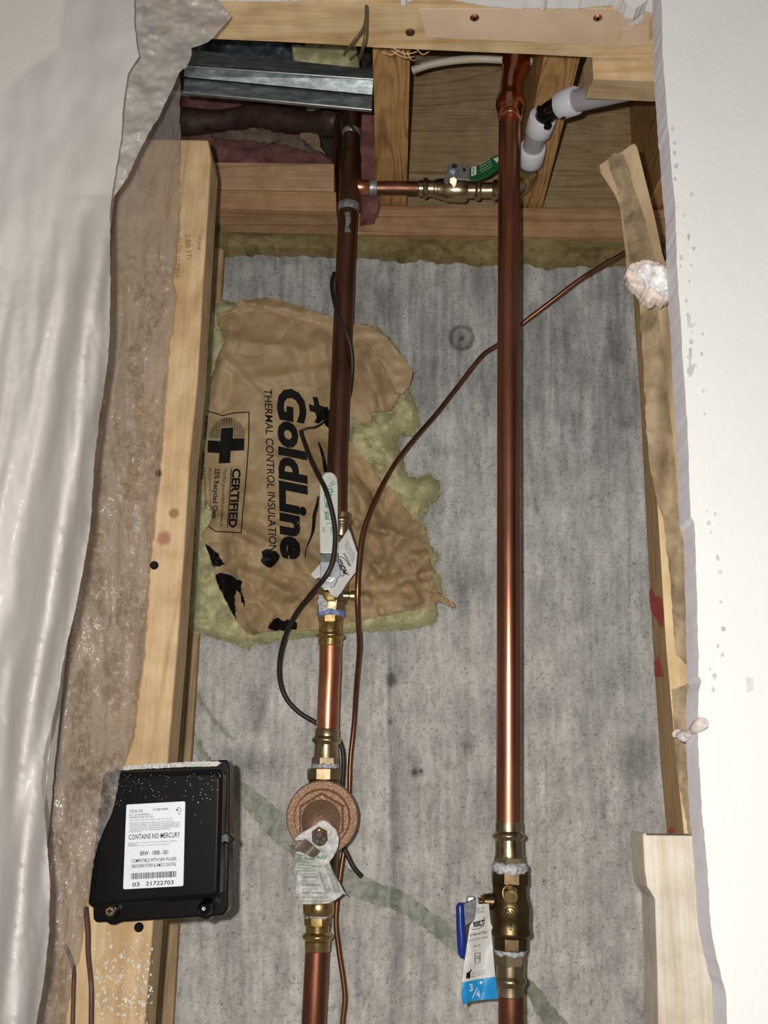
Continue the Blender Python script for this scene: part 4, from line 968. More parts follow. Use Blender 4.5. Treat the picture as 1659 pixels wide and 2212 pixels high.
# drain port on its right
p0 = P(742, 1287, YLf-.006); d = Vector((1, -.05, 0)).normalized(); s1 = S(750, 1287, YLf)
seg(wv, p0, p0+d*12*s1, 10*s1, 9*s1, M_brassG, 'drain_port')
m = MB().rings([p0+d*9*s1, p0+d*15*s1], [6*s1, 6*s1], n=20); m.build('drain_neck', M_brass, wv, smooth=40)
m = MB().rings([p0+d*15*s1, p0+d*15.5*s1, p0+d*24*s1, p0+d*25*s1], [9*s1, 11*s1, 11*s1, 9.5*s1], n=14); m.build('drain_cap', M_brass, wv)
# handle
YH = .975
h = [(691, 1196), (690, 1160), (690, 1080), (691, 1045), (693, 1034), (698, 1025), (705, 1020), (714, 1019), (722, 1023), (728, 1032), (730, 1050), (730, 1120), (730.5, 1196)]
MB().prism([P(x, y, YH) for x, y in h], (0, .004, 0)).build('grip', M_white, wv, bevel=.0016, segs=3)
MB().prism([P(x, y, YH+.0003) for x, y in [(690.5, 1193), (731, 1193), (731.5, 1214), (691, 1214)]], (0, .0036, 0)).build('grip_end', simple('scuffed_grey_vinyl', (.18, .18, .17), .4, var=.4, vs=150), wv, bevel=.0008)
MB().prism([P(x, y, YH+.001) for x, y in [(691.5, 1212), (731, 1212), (733, 1222), (735, 1230), (735, 1242), (728, 1250), (727, 1256), (722, 1266), (712, 1270), (700, 1274), (693, 1268), (691.5, 1255)]], (0, .0022, 0)).build('lever', M_zinc, wv, bevel=.0005)
MB().prism([P(x, y, YH-.001) for x, y in [(733, 1230), (741, 1233), (743, 1240), (738, 1244), (734, 1241)]], (0, .006, 0)).build('lever_stop', M_zinc, wv, bevel=.0005)
c = P(711, 1245, YH+.001); s1 = S(711, 1245, YH)
m = MB().rings([c, c+Vector((0, -.0035, 0))], [11*s1, 11*s1], n=6, phase=.2); m.build('stem_nut', M_zinc, wv)
m = MB().rings([c, c+Vector((0, -.005, 0)), c+Vector((0, -.0055, 0))], [5.5*s1, 5.5*s1, 4.5*s1], n=16); m.build('stem', M_brass, wv, smooth=40)
m = MB().rings([P(711, 1245, YH+.003), P(714, 1240, YLf-.01)], [.0035, .0045], n=16); m.build('stem_shaft', M_brassG, wv, smooth=40)
m = MB()
for s_, org, sz, kw in [('PROFLO', (713, 1098), 10, dict(bold=.03, shear=.3, width=42, dirv=(.12, -1), upv=(-1, -.12))), ('NSF', (711, 1122), 8, dict(bold=.02, width=17, dirv=(0, -1), upv=(-1, 0))),
                        ('LOW LEAD', (703, 1122), 3, dict(width=18, dirv=(0, -1), upv=(-1, 0))), ('ON', (703, 1150), 7, dict(bold=.01, width=11, dirv=(0, -1), upv=(-1, 0))), ('OFF', (721, 1153), 7, dict(bold=.01, width=15, dirv=(0, -1), upv=(-1, 0))), ('R', (721, 1046), 4, dict(dirv=(0, -1), upv=(-1, 0)))]:
    kw['upv'] = (-kw['upv'][0], -kw['upv'][1]) if False else kw['upv']
    vs, fs = text_px(s_, org, sz, yfn=YH-.0005, **kw); m.add(vs, fs)
for l in ([(706+10*cos(q), 1075+26*sin(q)) for q in [i*.22+1.2 for i in range(22)]], [(704, 1134), (707, 1131), (713, 1130), (718, 1132), (720, 1136)], [(719+4*cos(q), 1044+4*sin(q)) for q in [i*.5 for i in range(13)]], [(704, 1106), (715, 1106), (715, 1122), (709, 1123), (704, 1120), (704, 1106)]):
    m.patch(band([(x+5, y) for x, y in l] if l[0][1] < 1104 and len(l) == 22 else l, 1.2), YH-.0005, 9)
m.build('green_printing', M_greeni, wv)
# tag behind the handle
wt_ = thing('hang_tag', 'white paper tag with an oval logo tucked behind the white handle', 'tag', P(730, 1290, 1.0))
tp = [(752, 1143), (757, 1150), (764, 1172), (772, 1193), (770, 1215), (768, 1236), (748, 1262), (737, 1280), (727, 1291), (716, 1284), (707, 1272), (700, 1258), (691, 1247), (681, 1251), (671, 1241), (686, 1224), (704, 1205), (722, 1185), (738, 1165)]
def ty2(x, y): return .994+.004*sin((x+y)/26)-.00006*(y-1200)
MB().patch(tp, ty2, 6, .0004).build('tag_sheet', M_paper, wt_, smooth=50)
MB().tube([P(731, 1127, 1.004), P(745, 1126, 1.0), P(755, 1136, .995), P(762, 1158, .992), P(771, 1190, .992)], .0006, 6).build('tag_string', M_brnw, wt_)
dv = (.42, -.91); uv_ = (.91, .42)
dv = (.45, -.89); uv_ = (-.89, -.45)
m = MB()
for s_, org, sz, w, bo in [('PROFLO', (752, 1238), 10, 36, .05), ('PFXR850PF', (760, 1221), 5, 32, .01), ('600 WOG 150 WSP', (764, 1228), 0, 0, 0)]:
    if not sz: continue
    vs, fs = text_px(s_, org, sz, dirv=(-.47, -.88), upv=(-.88, .47), yfn=lambda x, y: ty2(x, y)-.0007, width=w, bold=bo, shear=.15 if bo > .03 else 0); m.add(vs, fs)
for i, s_ in enumerate(('Meets or exceeds', 'pressure rating', 'Main Drop Waste Valve', 'waste drain change')):
    vs, fs = text_px(s_, (764+i*1.5, 1216-i*5), 3, dirv=(-.47, -.88), upv=(-.88, .47), yfn=lambda x, y: ty2(x, y)-.0007, width=40); m.add(vs, fs)
el = [(744+22*cos(q)*.5-9*sin(q)*.86, 1222+22*cos(q)*.86+9*sin(q)*.5) for q in [i*pi/12 for i in range(25)]]
m.patch(band(el[:20], 1.4), lambda x, y: ty2(x, y)-.0007, 9)
m.build('printing', M_ink, wt_)

# ---- pressure regulator
pr = thing('pressure_regulator', 'round bronze pressure regulator with hex bonnet on the left riser', 'regulator', P(700, 1770, YLf))
fit(pr, [(701, 1659, 60), (701, 1662, 77), (700.5, 1684, 77), (700.5, 1687, 66)], YLf, M_hex, 'union_nut', n=8, smooth=0, phase=.39)
dope(pr, 702, 1650, 1664, 60, YLf, M_dope, 7)
fit(pr, [(700, 1684, 66), (700, 1700, 70), (697, 1800, 74), (692, 1880, 74), (689, 1940, 66), (688, 1954, 66)], YLf-.004, M_brassD, 'body', n=36, smooth=50)
fit(pr, [(688, 1948, 64), (688, 1952, 68), (687.5, 1972, 67), (687, 1977, 62)], 1.02, M_brass, 'outlet', n=40, smooth=40)
dope(pr, 686.5, 1973, 1983, 60, 1.02, M_dope, 9)
c0 = P(696, 1766, .992); tip = P(690, 1812, .915); dax = Vector((-.012, -.995, -.10)).normalized()
s1 = S(696, 1766, .985); r0 = 78.5*s1
m = MB().rings([c0-dax*.014, c0-dax*.004, c0-dax*.001, c0+dax*.001, c0+dax*.001, c0+dax*.007, c0+dax*.007],
               [r0*.97, r0, r0, r0*.97, r0*.79, r0*.745, r0*.2], n=64, caps=True)
m.build('cover_flange', M_bronze, pr, smooth=30)
h0 = c0+dax*.006
m = MB().rings([h0, h0+dax*.007, h0+dax*.0072], [51*s1*1.10, 47*s1*1.10, 46*s1], n=6, phase=0.03); m.build('hex_bonnet', M_bronze, pr, bevel=.0012)
cc = h0+dax*.0065
endb = cc+(tip-cc)*.62
m = MB().rings([cc, cc.lerp(endb, .5), cc.lerp(endb, .72), cc.lerp(endb, .88), endb], [42*s1, 39*s1, 35*s1, 26*s1, 15*s1], n=48); m.build('bonnet_dome', M_bronze, pr, smooth=70)
db = (tip-cc).normalized(); s2 = S(690, 1811, .92)
m = MB().rings([endb-db*.004, tip-db*.003], [9*s2, 9*s2], n=20); m.build('adjusting_screw', M_brassG, pr, smooth=40)
q0 = tip-db*.012
m = MB().rings([q0, q0+db*.005, q0+db*.006], [19*s2, 19*s2, 17*s2], n=6, phase=.1); m.build('lock_nut', M_brassG, pr)
m = MB().rings([tip-db*.005, tip-db*.0008, tip], [15*s2, 15.5*s2, 13.5*s2], n=30); m.build('bolt_head', M_brassG, pr, smooth=40)
m = MB().rings([tip, tip+db*.0003], [13*s2, 13*s2], n=24); m.build('bolt_face', simple('corroded_face', (.13, .09, .09), .5, .5, var=.8, vs=500, bmp=.8, bs=500), pr)
# its crumpled tag
ct = thing('warning_tag', 'crumpled white and green warning tag wrapped under the regulator bolt', 'tag', P(690, 1950, .95))
yc = interp([(1770, .935), (1812, .9365), (1860, .945), (1955, .965)])
def cy1(x, y): return yc(y)+.0045*fb(x/14, y/20, 3, 3)
MB().patch(smo([(637, 1814), (650, 1800), (672, 1788), (684, 1779), (697, 1772), (708, 1776), (720, 1787), (729, 1797), (732, 1818), (726, 1840), (712, 1862), (700, 1872), (678, 1868), (655, 1858), (660, 1842), (664, 1822), (652, 1816)], 2), cy1, 4, .0005).build('tag_loop', M_paper, ct, smooth=70)
MB().patch(jag([(638, 1840), (655, 1838), (700, 1862), (712, 1862), (716, 1884), (730, 1900), (736, 1922), (740, 1932), (728, 1942), (712, 1951), (690, 1953), (652, 1953), (642, 1940), (639, 1930), (642, 1886), (636, 1880)], 5, 1.2, 4), lambda x, y: cy1(x, y)+.006, 4, .0005).build('tag_sheet', M_paper, ct, smooth=50)
M_papg = simple('greenish_paper', (.58, .61, .55), .5, var=.06, bmp=.3, bs=60)
MB().patch([(637, 1842), (655, 1848), (680, 1856), (700, 1862), (708, 1868), (700, 1876), (682, 1882), (640, 1882), (636, 1872)], lambda x, y: cy1(x, y)+.001+.003*sin(y/4), 4, .0005).build('tag_fold', M_papg, ct, smooth=50)
MB().patch([(682, 1882), (703, 1866), (713, 1866), (722, 1888), (734, 1908), (742, 1924), (751, 1934), (728, 1927), (712, 1926), (694, 1921), (688, 1905)], lambda x, y: cy1(x, y)-.001+.0035*sin((x-y*.35)/3.2), 3, .0005).build('tag_fold', M_paper, ct, smooth=50)
MB().patch([(622, 1826), (637, 1827), (648, 1820), (659, 1811), (673, 1822), (684, 1832), (692, 1838), (684, 1848), (674, 1853), (656, 1843), (640, 1835)], lambda x, y: .928+.003*sin((x+y)/12), 4, .0005).build('brown_sticker', M_tagb, ct, smooth=50)
m = MB()
for s_, org, sz, w, bo, gr in [('WARNING', (654, 1897), 5, 36, .02, 0), ('ADVERTENCIA', (653, 1914), 5, 38, .02, 0), ('AVERTISSEMENT:', (651, 1931), 5, 58, .02, 0), ('Harm - repro', (653, 1905), 4, 28, 0, 0), ('reproductivo - cance', (651, 1922), 4, 36, 0, 0), ('nefastes sur la reprod', (650, 1940), 4, 58, 0, 0), ('www.P65Warnings.ca.gov', (650, 1948), 4, 62, 0, 0), ('reproduct harm', (650, 1889), 3.6, 34, 0, 0)]:
    vs, fs = text_px(s_, org, sz, yfn=lambda x, y: cy1(x, y)+.0050, dirv=(1, .0), width=w, bold=bo, cut=4); m.add(vs, fs)
m.build('printing', simple('grey_green_ink', (.22, .30, .24), .6), ct)
m = MB()
vs, fs = text_px('FREE', (676, 1856), 7, yfn=lambda x, y: cy1(x, y)-.0012, dirv=(1, -.02), width=32, bold=.03, shear=.3, cut=3); m.add(vs, fs)
for i, s_ in enumerate(('WARNING: cancer', 'small vapor and', 'reproductive harm', 'Congreso')):
    vs, fs = text_px(s_, (643, 1855+i*7), 4, yfn=lambda x, y: cy1(x, y)-.0025, dirv=(1, .08), width=36, cut=3); m.add(vs, fs)
m.build('green_printing', simple('green_tag_ink', (.10, .32, .16), .6), ct)

# ---- bypass line
YB = 1.03
bp = thing('bypass_pipe', 'short horizontal copper and brass bypass pipe between the two risers', 'pipe', P(850, 406, YB))
def hl(th, rows, mat, name, n=28, sm=40, ph=0, Y=YB):
    cs = [P(x, y, Y) for x, y, w in rows]; rs_ = [w/2*S(x, y, Y)*.985 for x, y, w in rows]; d_ = (cs[-1]-cs[0]).normalized()
    return MB().rings(cs, rs_, dirs=[d_]*len(cs), n=n, phase=ph).build(name, mat, th, smooth=sm)
hl(bp, [(762, 403, 34), (776, 404, 33), (800, 405, 31), (801, 405, 28)], M_cuB, 'tee_branch', sm=60)
hl(bp, [(798, 405, 30), (800, 405, 34), (812, 405, 34), (815, 406, 30)], M_solder, 'solder_ring')
hl(bp, [(812, 406, 30), (860, 406, 30), (906, 407, 30)], M_cuO, 'pipe', sm=60)
hl(bp, [(903, 407, 31), (905, 407, 35), (913, 407, 35), (915, 407, 43), (919, 407, 46), (923, 407, 43), (925, 407, 35), (936, 408, 35), (938, 408, 40), (944, 408, 42)], M_brassG, 'press_collar')
hl(bp, [(1036, 411, 34), (1062, 411, 35), (1066, 411, 44), (1070, 411, 47), (1074, 411, 44), (1076, 411, 36), (1100, 412, 36)], M_brassG, 'press_collar')
gv = thing('ball_valve', 'brass ball valve with a green lever on the horizontal bypass', 'valve', P(985, 410, YB))
hl(gv, [(943, 408, 38), (946, 408, 44), (958, 409, 46), (964, 410, 52), (984, 410, 54), (1004, 411, 54), (1010, 411, 50), (1011, 411, 36), (1026, 411, 36)], M_brassG, 'body', sm=35)
hl(gv, [(1026, 411, 37), (1029, 411, 44), (1033, 411, 46), (1037, 411, 44), (1039, 411, 36)], M_brassG, 'press_bead')
s1 = S(980, 392, 1.0)
m = MB().rings([P(980, 396, 1.01), P(979, 391, .985)], [8*s1, 8*s1], n=6); m.build('stem_nut', M_brass, gv)
YG = .985
MB().prism([P(x, y, YG) for x, y in [(966, 366), (970, 357), (980, 353), (990, 356), (1016, 359), (1016, 389), (988, 387), (975, 390), (964, 398), (958, 390)]], (0, .002, 0)).build('lever', M_zinc, gv, bevel=.0005)
c = P(981, 364, YG); m = MB().rings([c, c+Vector((0, -.004, 0))], [11*s1, 11*s1], n=6, phase=.1); m.build('lock_nut', M_zinc, gv)
m = MB().rings([c+Vector((0, -.0035, 0)), c+Vector((0, -.0045, 0))], [6*s1, 6*s1], n=16); m.build('stem_end', M_brassD, gv)
c = P(1003, 367, YG); m = MB().rings([c, c+Vector((0, -.0005, 0))], [3.5*s1, 3.5*s1], n=14); m.build('lever_hole', M_ink, gv)
gp = [(1014, 361), (1032, 357), (1045, 350), (1060, 340), (1078, 333), (1090, 331), (1112, 330), (1112, 352), (1090, 355), (1078, 364), (1056, 379), (1036, 388), (1022, 390), (1014, 389)]
MB().prism([P(x, y, YG-.001) for x, y in gp], (0, .004, 0)).build('grip', M_green, gv, bevel=.0014, segs=3)
m = MB().patch([(1018, 361), (1029, 359), (1029, 377), (1018, 381)], YG-.0014, 20); m.patch([(1065, 343), (1078, 338), (1078, 346), (1074, 352)], YG-.0014, 20); m.build('white_label', M_white, gv)
m = MB()
for s_, org, sz, w, dv_, uv_ in [('ball valve', (1026, 363), 5, 15, (0, 1), (1, -.1))]:
    vs, fs = text_px(s_, org, sz, yfn=YG-.0018, dirv=(.0, 1), upv=(1, 0), width=w); vs, fs = text_px(s_, (1021, 362), 4.5, yfn=YG-.0018, dirv=(0, 1), upv=(1, 0), width=15, bold=.02); m.add(vs, fs)
m.build('lettering', M_ink, gv)
m = MB()
for i in range(4):
    vs, fs = text_px(('600 WOG CWP', '150 PSI WSP', 'NSF pw lead free', '1/2 full port')[i], (1036+i*1.2, 358+i*5.2), 3, yfn=YG-.0015, dirv=(.86, -.5), upv=(-.5, -.86), width=28); m.add(vs, fs)
m.build('lettering', M_white, gv)
# ---- PEX
px_ = thing('plastic_pipe', 'grey plastic pipe with white rings and a black elbow at upper right', 'pipe', P(1150, 380, 1.02))
a1 = P(1440, 172, .77); a2 = P(1240, 219, .855); a3 = P(1206, 230, .868)
MB().tube([a1, a2, a3], .0108, 28, 1).build('pipe', M_pex, px_, smooth=60)
b1 = P(1176, 256, .892); b2 = P(1164, 277, .905); b3 = P(1155, 303, .925); b4 = P(1148, 330, .945)
MB().tube([b1, b2, b3, b4, P(1146, 345, .955)], .0108, 28, 2).build('pipe', M_pex, px_, smooth=60)
def ringc(p, q, r, name, mat):
    d = (q-p).normalized()
    return MB().rings([p, p+d*.001, p.lerp(q, .5), q-d*.001, q], [r*.93, r*.99, r, r*.99, r*.93], n=32).build(name, mat, px_, smooth=50)
ringc(P(1246, 216, .852), P(1209, 228, .866), .0140, 'crimp_ring', M_collar)
ringc(P(1174, 250, .889), P(1162, 285, .910), .0142, 'crimp_ring', M_collar)
ringc(P(1151, 318, .936), P(1145, 349, .958), .0142, 'crimp_ring', M_collar)
e0 = P(1216, 226, .864); e1 = P(1198, 234, .872); e2 = P(1182, 246, .883); e3 = P(1172, 262, .896)
MB().tube([e0, e1, e2, e3], .0102, 24, 5).build('elbow', M_blkp, px_, smooth=60)
m = MB()
for x, y, Yv in ((1201, 210, .866), (1212, 250, .868), (1180, 273, .889), (1164, 235, .880)):
    c = P(x, y, Yv); m.rings([c, c+Vector((.002, -.002, -.002)), c+Vector((.003, -.006, -.003))], [.0035, .0032, .0022], n=10)
m.build('elbow_lug', M_blkp, px_, smooth=40)
MB().rings([P(1145, 346, .957), P(1142, 362, .968)], [.0115, .0105], n=28).build('adapter_sleeve', simple('dark_sleeve', (.09, .075, .065), .4), px_, smooth=40)
MB().rings([P(1142, 360, .967), P(1141, 366, .970), P(1140, 368, .971), P(1138, 380, .978)], [.0095, .0098, .0108, .0108], n=28).build('brass_adapter', M_brass, px_, smooth=40)
MB().tube([P(1138, 376, .976), P(1134, 392, .988), P(1124, 404, 1.01), P(1098, 412, 1.03)], .0098, 24, 6).build('brass_elbow', M_brassG, px_, smooth=60)
# cream cable at the rim
cc_ = thing('cream_cable', 'thick cream cable looping across the joist bay behind the copper elbow', 'cable', P(960, 135, 1.0))
MB().tube([P(890, 152, .93), P(930, 139, .925), P(985, 130, .92), P(1040, 127, .915), P(1100, 130, .915), P(1160, 133, .915)], .0042, 12).build('sheath', M_crm, cc_, smooth=60)
# ---- thin copper tube and cables
o = MB().tube([P(1352, 545, 1.0), P(1300, 574, 1.02), P(1250, 606, 1.04), P(1190, 652, 1.06), P(1125, 702, 1.075), P(1076, 744, 1.08), P(1040, 770, 1.08), P(985, 840, 1.08), P(940, 897, 1.075), P(900, 942, 1.065), P(860, 992, 1.045), P(828, 1044, 1.03), P(800, 1104, 1.015), P(783, 1155, 1.008), P(776, 1210, 1.006), P(772, 1280, 1.006), P(774, 1350, 1.02), P(776, 1400, 1.04), P(770, 1480, 1.07), P(765, 1560, 1.085), P(757, 1640, 1.09), P(755, 1700, 1.09), P(752, 1780, 1.085), P(738, 1870, 1.08), P(728, 1950, 1.08), P(726, 2000, 1.08), P(733, 2060, 1.08), P(742, 2120, 1.08), P(745, 2160, 1.08), P(740, 2212, 1.08), P(735, 2300, 1.08)], .0026, 12).build('copper_tube', M_cuT, smooth=60)
tag(o, 'thin copper tube winding diagonally from upper right down beside the left riser', 'pipe')
o = MB().tube([P(742, 250, 1.02), P(768, 285, 1.01)], .0015, 8).build('cable_stub', M_blkw, smooth=60)
tag(o, 'thin dark cable stub crossing the old riser under the steel channel', 'cable')
o = MB().tube([P(722, 590, 1.04), P(717, 606, 1.03), P(717, 625, 1.02), P(724, 660, 1.01), P(738, 695, 1.008), P(752, 730, 1.012), P(760, 765, 1.02), P(760, 810, 1.03), P(756, 850, 1.045), P(745, 880, 1.05)], .0022, 10).build('black_cable', M_blkw, smooth=60)
tag(o, 'thin black cable curled around the old riser above the insulation print', 'cable')
tc = thing('taped_cable', 'dark brown cable looping over the white handle with black tape near the print', 'cable', P(605, 1440, 1.04))
MB().tube([P(712, 900, 1.048), P(695, 915, 1.04), P(680, 923, 1.036), P(664, 925, 1.034), P(650, 931, 1.034)], .0013, 8).build('thin_end', M_blkw, tc, smooth=60)
MB().tube([P(650, 931, 1.034), P(654, 945, 1.03), P(668, 985, 1.01), P(685, 1022, .985), P(700, 1050, .967), P(712, 1085, .962), P(721, 1125, .962), P(724, 1165, .962), P(718, 1215, .962), P(700, 1250, .966), P(672, 1283, .985), P(640, 1325, 1.01), P(618, 1370, 1.03), P(605, 1420, 1.05), P(605, 1470, 1.06), P(618, 1508, 1.065), P(645, 1538, 1.068), P(682, 1561, 1.07), P(712, 1580, 1.072), P(735, 1605, 1.072), P(742, 1640, 1.072), P(740, 1690, 1.075), P(738, 1760, 1.08), P(742, 1825, 1.08), P(752, 1850, 1.08), P(765, 1875, 1.08), P(781, 1893, 1.082)], .0025, 10, 8).build('sheath', M_blkw, tc, smooth=60)
MB().patch(jag([(711, 866), (706, 878), (694, 886), (684, 900), (679, 912), (688, 914), (700, 906), (702, 918), (713, 926), (722, 900)], 4, 1.5, 4), lambda x, y: 1.044+.003*sin(x/4), 4, .001).build('black_tape', M_tar, tc)
for pts, r, lb in (([P(184, 1960, .765), P(189, 2010, .77), P(190, 2060, .775), P(195, 2110, .78), P(197, 2160, .78), P(195, 2320, .78)], .0017, 'thin brown cable dropping below the black meter box at left'),
                   ([P(140, 2040, .778), P(158, 2090, .779), P(158, 2150, .78), P(153, 2320, .78)], .0014, 'thin dark strand beside the plastic sheet edge at lower left')):
    o = MB().tube(pts, r, 8).build('brown_strand', M_brnw, smooth=60); tag(o, lb, 'cable')  # first is a cable, second a thin dark tube along the sheet edge

# ================================================================== METER BOX
mx = thing('meter_transmitter', 'black plastic meter transmitter box with a white label on the left stud', 'meter box', P(330, 1990, .79))
YX = .752
base = [(240, 1668), (256, 1655), (486, 1641), (493, 1645), (496, 1660), (495, 1800), (492, 1960), (488, 1972), (478, 1978), (455, 1980), (448, 1987), (438, 1985), (432, 1981), (262, 1992), (248, 1998), (238, 1998), (228, 1992), (206, 1993), (201, 1985), (200, 1950)]
MB().prism([P(x, y, .776) for x, y in base], (0, .022, 0)).build('back_housing', M_blkp, mx, bevel=.002, segs=3)
lid = [(222, 1668), (470, 1660), (478, 1664), (481, 1674), (478, 1800), (474, 1930), (470, 1938), (455, 1941), (260, 1955), (205, 1963), (193, 1960), (189, 1950)]
m = MB(); l0 = [P(x, y, .776) for x, y in lid]
cxx = sum(p[0] for p in lid)/len(lid); cyy = sum(p[1] for p in lid)/len(lid)
m.prism([P(x, y, YX) for x, y in lid], (0, .025, 0)); m.build('lid', M_blkp, mx, bevel=.004, segs=4)
inn = [(x+(cxx-x)*.045, y+(cyy-y)*.045) for x, y in lid]
MB().prism([P(x, y, YX-.0015) for x, y in inn], (0, .004, 0)).build('lid_panel', M_blkp, mx, bevel=.002, segs=3)
def tabm(pts, Y, d, nm): return MB().prism([P(x, y, Y) for x, y in pts], (0, d, 0)).build(nm, M_blkp, mx, bevel=.001)
tabm([(478, 1790), (486, 1797), (502, 1806), (505, 1814), (501, 1821), (495, 1825), (490, 1822), (478, 1817)], .770, .010, 'side_tab')
c = P(448, 1958, .770); s1 = S(448, 1958, .77)
m = MB().rings([c, c+Vector((0, -.012, 0)), c+Vector((0, -.014, -.0004))], [17*s1, 14*s1, 10*s1], n=28); m.build('screw_boss', M_blkp, mx, smooth=50)
m = MB().rings([c+Vector((0, -.0141, .0)), c+Vector((0, -.0146, 0))], [4*s1, 4*s1], n=14); m.build('hole_glint', M_dope, mx)
c = P(238, 1968, .774); m = MB().rings([c+Vector((0, .004, 0)), c+Vector((0, -.004, 0))], [21*s1, 19*s1], n=28); m.build('screw_boss', M_blkp, mx, smooth=50)
screw(mx, 238, 1968, 11, (0, -1, 0), M_brassG, 'screw', Y=.7685)
lab = [(273, 1740), (275, 1738), (398, 1731), (400, 1733), (396, 1912), (394, 1914), (269, 1921), (266, 1919)]
YLb = YX-.0022
lb = MB().prism([P(x, y, YLb) for x, y in lab], (0, .0005, 0)).build('label', M_label, mx)
def lt(s_, x, y, sz, w, bo=0.0, f=None):
    return text_px(s_, (x, y), sz, dirv=(.998, -.052), upv=(.02, -1), yfn=YLb-.0004, width=w, bold=bo)
m = MB()
for a_ in [('ITRON, INC.', 280, 1756, 6.5, 30, .0), ('12 06/14/03', 331, 1751, 4.5, 32, .01), ('FCC ID E0940GM-1', 279, 1763, 4.3, 46, .0), ('CANADA 864-1017324', 279, 1768.5, 4.3, 52, .0),
           ('CAT MODEL  50W ERW-1008-501, 502, 503, 504, 505', 279, 1774, 2.6, 92, 0), ('THIS DEVICE COMPLIES WITH PART 15 OF THE FCC RULES', 279, 1780, 2.8, 94, 0), ('OPERATION IS SUBJECT TO THE FOLLOWING TWO CONDITIONS', 279, 1784, 2.8, 110, 0), ('THIS DEVICE MAY NOT CAUSE HARMFUL INTERFERENCE, AND', 279, 1788, 2.8, 108, 0), ('THIS DEVICE MUST ACCEPT ANY INTERFERENCE RECEIVED', 279, 1792, 2.8, 110, 0), ('INTERFERENCE THAT MAY CAUSE UNDESIRED OPERATION', 279, 1796, 2.8, 88, 0), ('IC: 864-1017324', 278, 1799, 2.4, 27, 0),
           ('CONTAINS NO MERCURY', 278, 1814, 11, 111, .006), ('US PAT NOS. 4,614,945; 4,757,165; 4,799,059; 4,786,903', 276, 1823, 2.4, 106, 0), ('4,876,700', 276, 1826, 2.4, 18, 0), ('CANADA PAT NOS. 1,254,944; 1,267,936; 1,262,112', 276, 1829, 2.4, 92, 0),
           ('ERW - 1008 - 501', 303, 1848, 9, 60, .012), ('COMPATIBLE WITH 50W PULSER,', 284, 1863.5, 7.5, 98, .004), ('BADGER\u00ae RTR\u00ae & AMCO DIGITAL', 285, 1875, 7.5, 96, .004), ('03', 286, 1915, 8.5, 15, .01), ('21722703', 315, 1913, 8.5, 60, .01)]:
    vs, fs = lt(*a_); m.add(vs, fs)
random.seed(4); x = 283.0
while x < 381:
    w = random.choice((.7, .7, 1.3, 1.9)); y = 1886.5-(x-283)*.052
    m.add([P(a, b2, YLb-.0004) for a, b2 in [(x, y), (x+w, y), (x+w-.2, y+13), (x-.2, y+13)]], [(0, 1, 2, 3)]); x += w+random.choice((.8, 1.1, 1.6))
arr = [(386, 1743), (393, 1750), (389.5, 1750), (389, 1759), (385, 1759.5), (385, 1750), (380, 1751), (386, 1743)]
m.patch(band(arr, .9), YLb-.0004, 9)
m.build('lettering', M_ink, lb)
m = MB().patch(jag([(256, 1656), (330, 1650), (400, 1646), (470, 1644), (478, 1648), (470, 1655), (400, 1657), (330, 1660), (266, 1664), (254, 1664)], 4, 1.5, 4, .2), lambda x, y: .7745-.0006*fb(x/3, y/3, 2, 2), 5, .0005)
m.build('dust_layer', M_dust, mx)
m = MB(); random.seed(8)
for i in range(110):
    x = random.uniform(250, 470); y = 1670+abs(random.gauss(0, 40)); y = min(y, 1925)
    if 262 < x < 404 and y > 1728: continue
    m.add([P(a, c2_, YX-.0022) for a, c2_ in blob(x, y, random.uniform(.4, 1.1), 5, .8, i)], [(0, 4, 3, 2, 1)])
stuff(m.build('dust_specks', M_dust, mx))

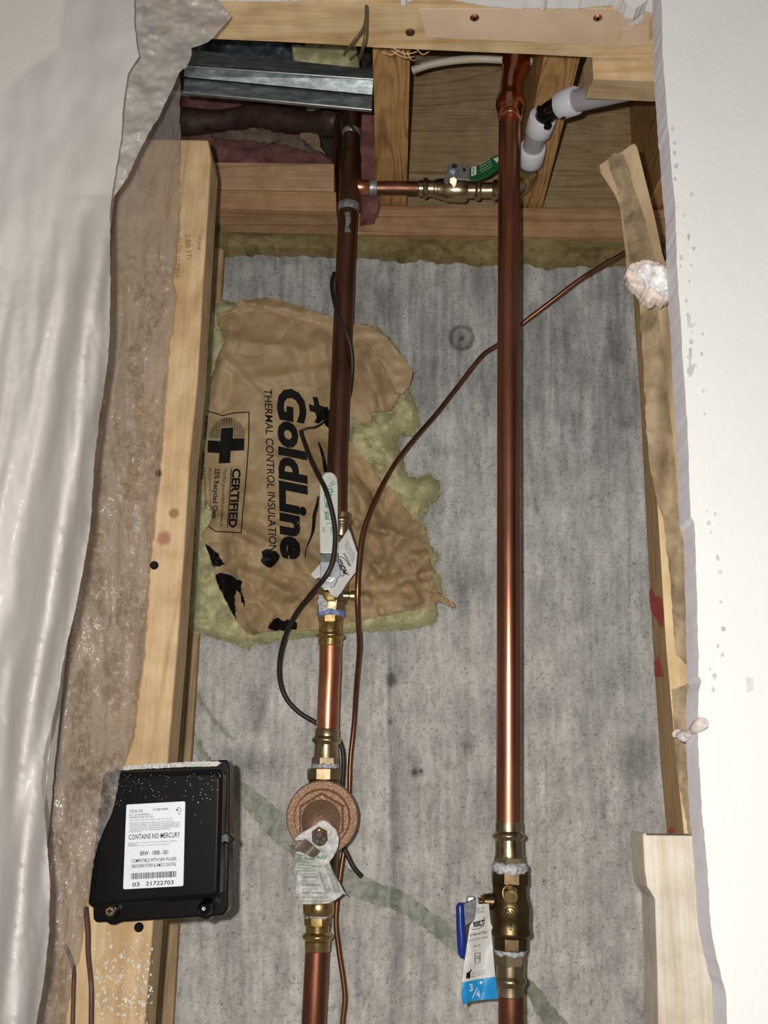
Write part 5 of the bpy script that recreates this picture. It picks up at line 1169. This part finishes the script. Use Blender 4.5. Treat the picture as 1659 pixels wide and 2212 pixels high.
# ================================================================== PLASTIC SHEET
ps = thing('plastic_sheet', 'crumpled translucent polythene sheet draped down the left side', 'plastic sheet', P(120, 2200, .62))
def ridge(v): return 1-abs(v)*2
O3 = [(388, 140), (389, 300), (386, 480), (378, 560), (372, 600), (379, 640), (377, 665), (366, 740), (352, 900), (345, 1000), (338, 1070), (330, 1150), (320, 1250), (313, 1350), (309, 1420), (299, 1490), (285, 1595), (262, 1660), (250, 1730), (238, 1765), (214, 1820), (205, 1850), (196, 1900), (180, 1985), (168, 2060), (150, 2130), (128, 2240), (110, 2330), (-60, 2330), (-60, 1500), (40, 1100), (140, 500), (200, 200), (280, 60), (388, 60)]
def y3(x, y):
    w = fb(x/40, y/150, 4.4, 3); c_ = fb(x/13, y/19, 8.1, 3)
    core = min(1, max(0, (y-480)/200)); base_ = .755 if y < 1500 else .755-.030*min(1, (y-1500)/200)
    ck = min(1, max(0, fb(x/45, y/160, 12.2, 3)*3+.35))
    return base_+.006*w-(.0020+.0120*ck)*abs(c_)*core-.009*ck*abs(fb(x/24, y/34, 6.1, 2))*core-.0025*abs(fb(x/6, y/8, 2.2, 2))*core-.0035*band_g(x, 262+26*sin(y/300), 16)
MB().patch(jag(O3, 9, 3.5, 6, .07), y3, 5).build('inner_layer', M_poly3, ps, smooth=70)
O2 = [(240, -120), (452, -120), (470, 0), (500, 36), (482, 58), (456, 84), (446, 92), (428, 100), (415, 104), (414, 118), (410, 132), (402, 148), (395, 148), (388, 156), (368, 200), (345, 250), (325, 280), (300, 330), (275, 385), (242, 432), (200, 420), (190, 200)]
def y2(x, y):
    return .640+.00008*(x-300)+.005*fb(x/60, y/45, 3, 3)-.0022*abs(fb(x/30, y/9, 7.7, 3))-.0018*abs(fb((x+y)/18, (x-y)/60, 6, 2))
MB().patch(jag(O2, 10, 2, 4, .1), y2, 5).build('upper_flap', M_poly2, ps, smooth=70)
O1 = [(135, -60), (135, 0), (127, 60), (122, 98), (60, 145), (0, 194), (-80, 250), (-80, 2340), (50, 2340), (78, 2212), (95, 2120), (106, 2010), (108, 1900), (100, 1800), (90, 1700), (96, 1620), (112, 1560), (126, 1500), (136, 1430), (160, 1330), (180, 1230), (196, 1130), (203, 1000), (218, 880), (232, 790), (238, 700), (238, 560), (238, 450), (245, 400), (262, 300), (266, 230), (276, 160), (301, 122), (297, 108), (291, 60), (288, -60)]
rx = interp([(400, 205), (450, 222), (700, 190), (900, 160), (1100, 130), (1300, 105), (1500, 75), (1700, 55), (2000, 40), (2300, 20)])
def y1(x, y):
    lo_ = min(1, max(0, (y-420)/250)); dx = x-rx(y)
    bul = .034*math.exp(-(dx/42)**2)*lo_
    pleat = lo_*(.010*sin((x+.28*y)/26)+.006*sin((x+.22*y)/11+2*nz(x/40, y/200)))*(.5+.5*nz(.3, y/300)+.3)
    return .600-bul+pleat*.45+.004*fb(x/120, y/220, 5, 3)-.0016*abs(fb(x/14, y/26, 3, 3))*lo_
MB().patch(jag(O1, 12, 2.0, 3, .08), y1, 6).build('front_layer', M_poly1, ps, smooth=70)
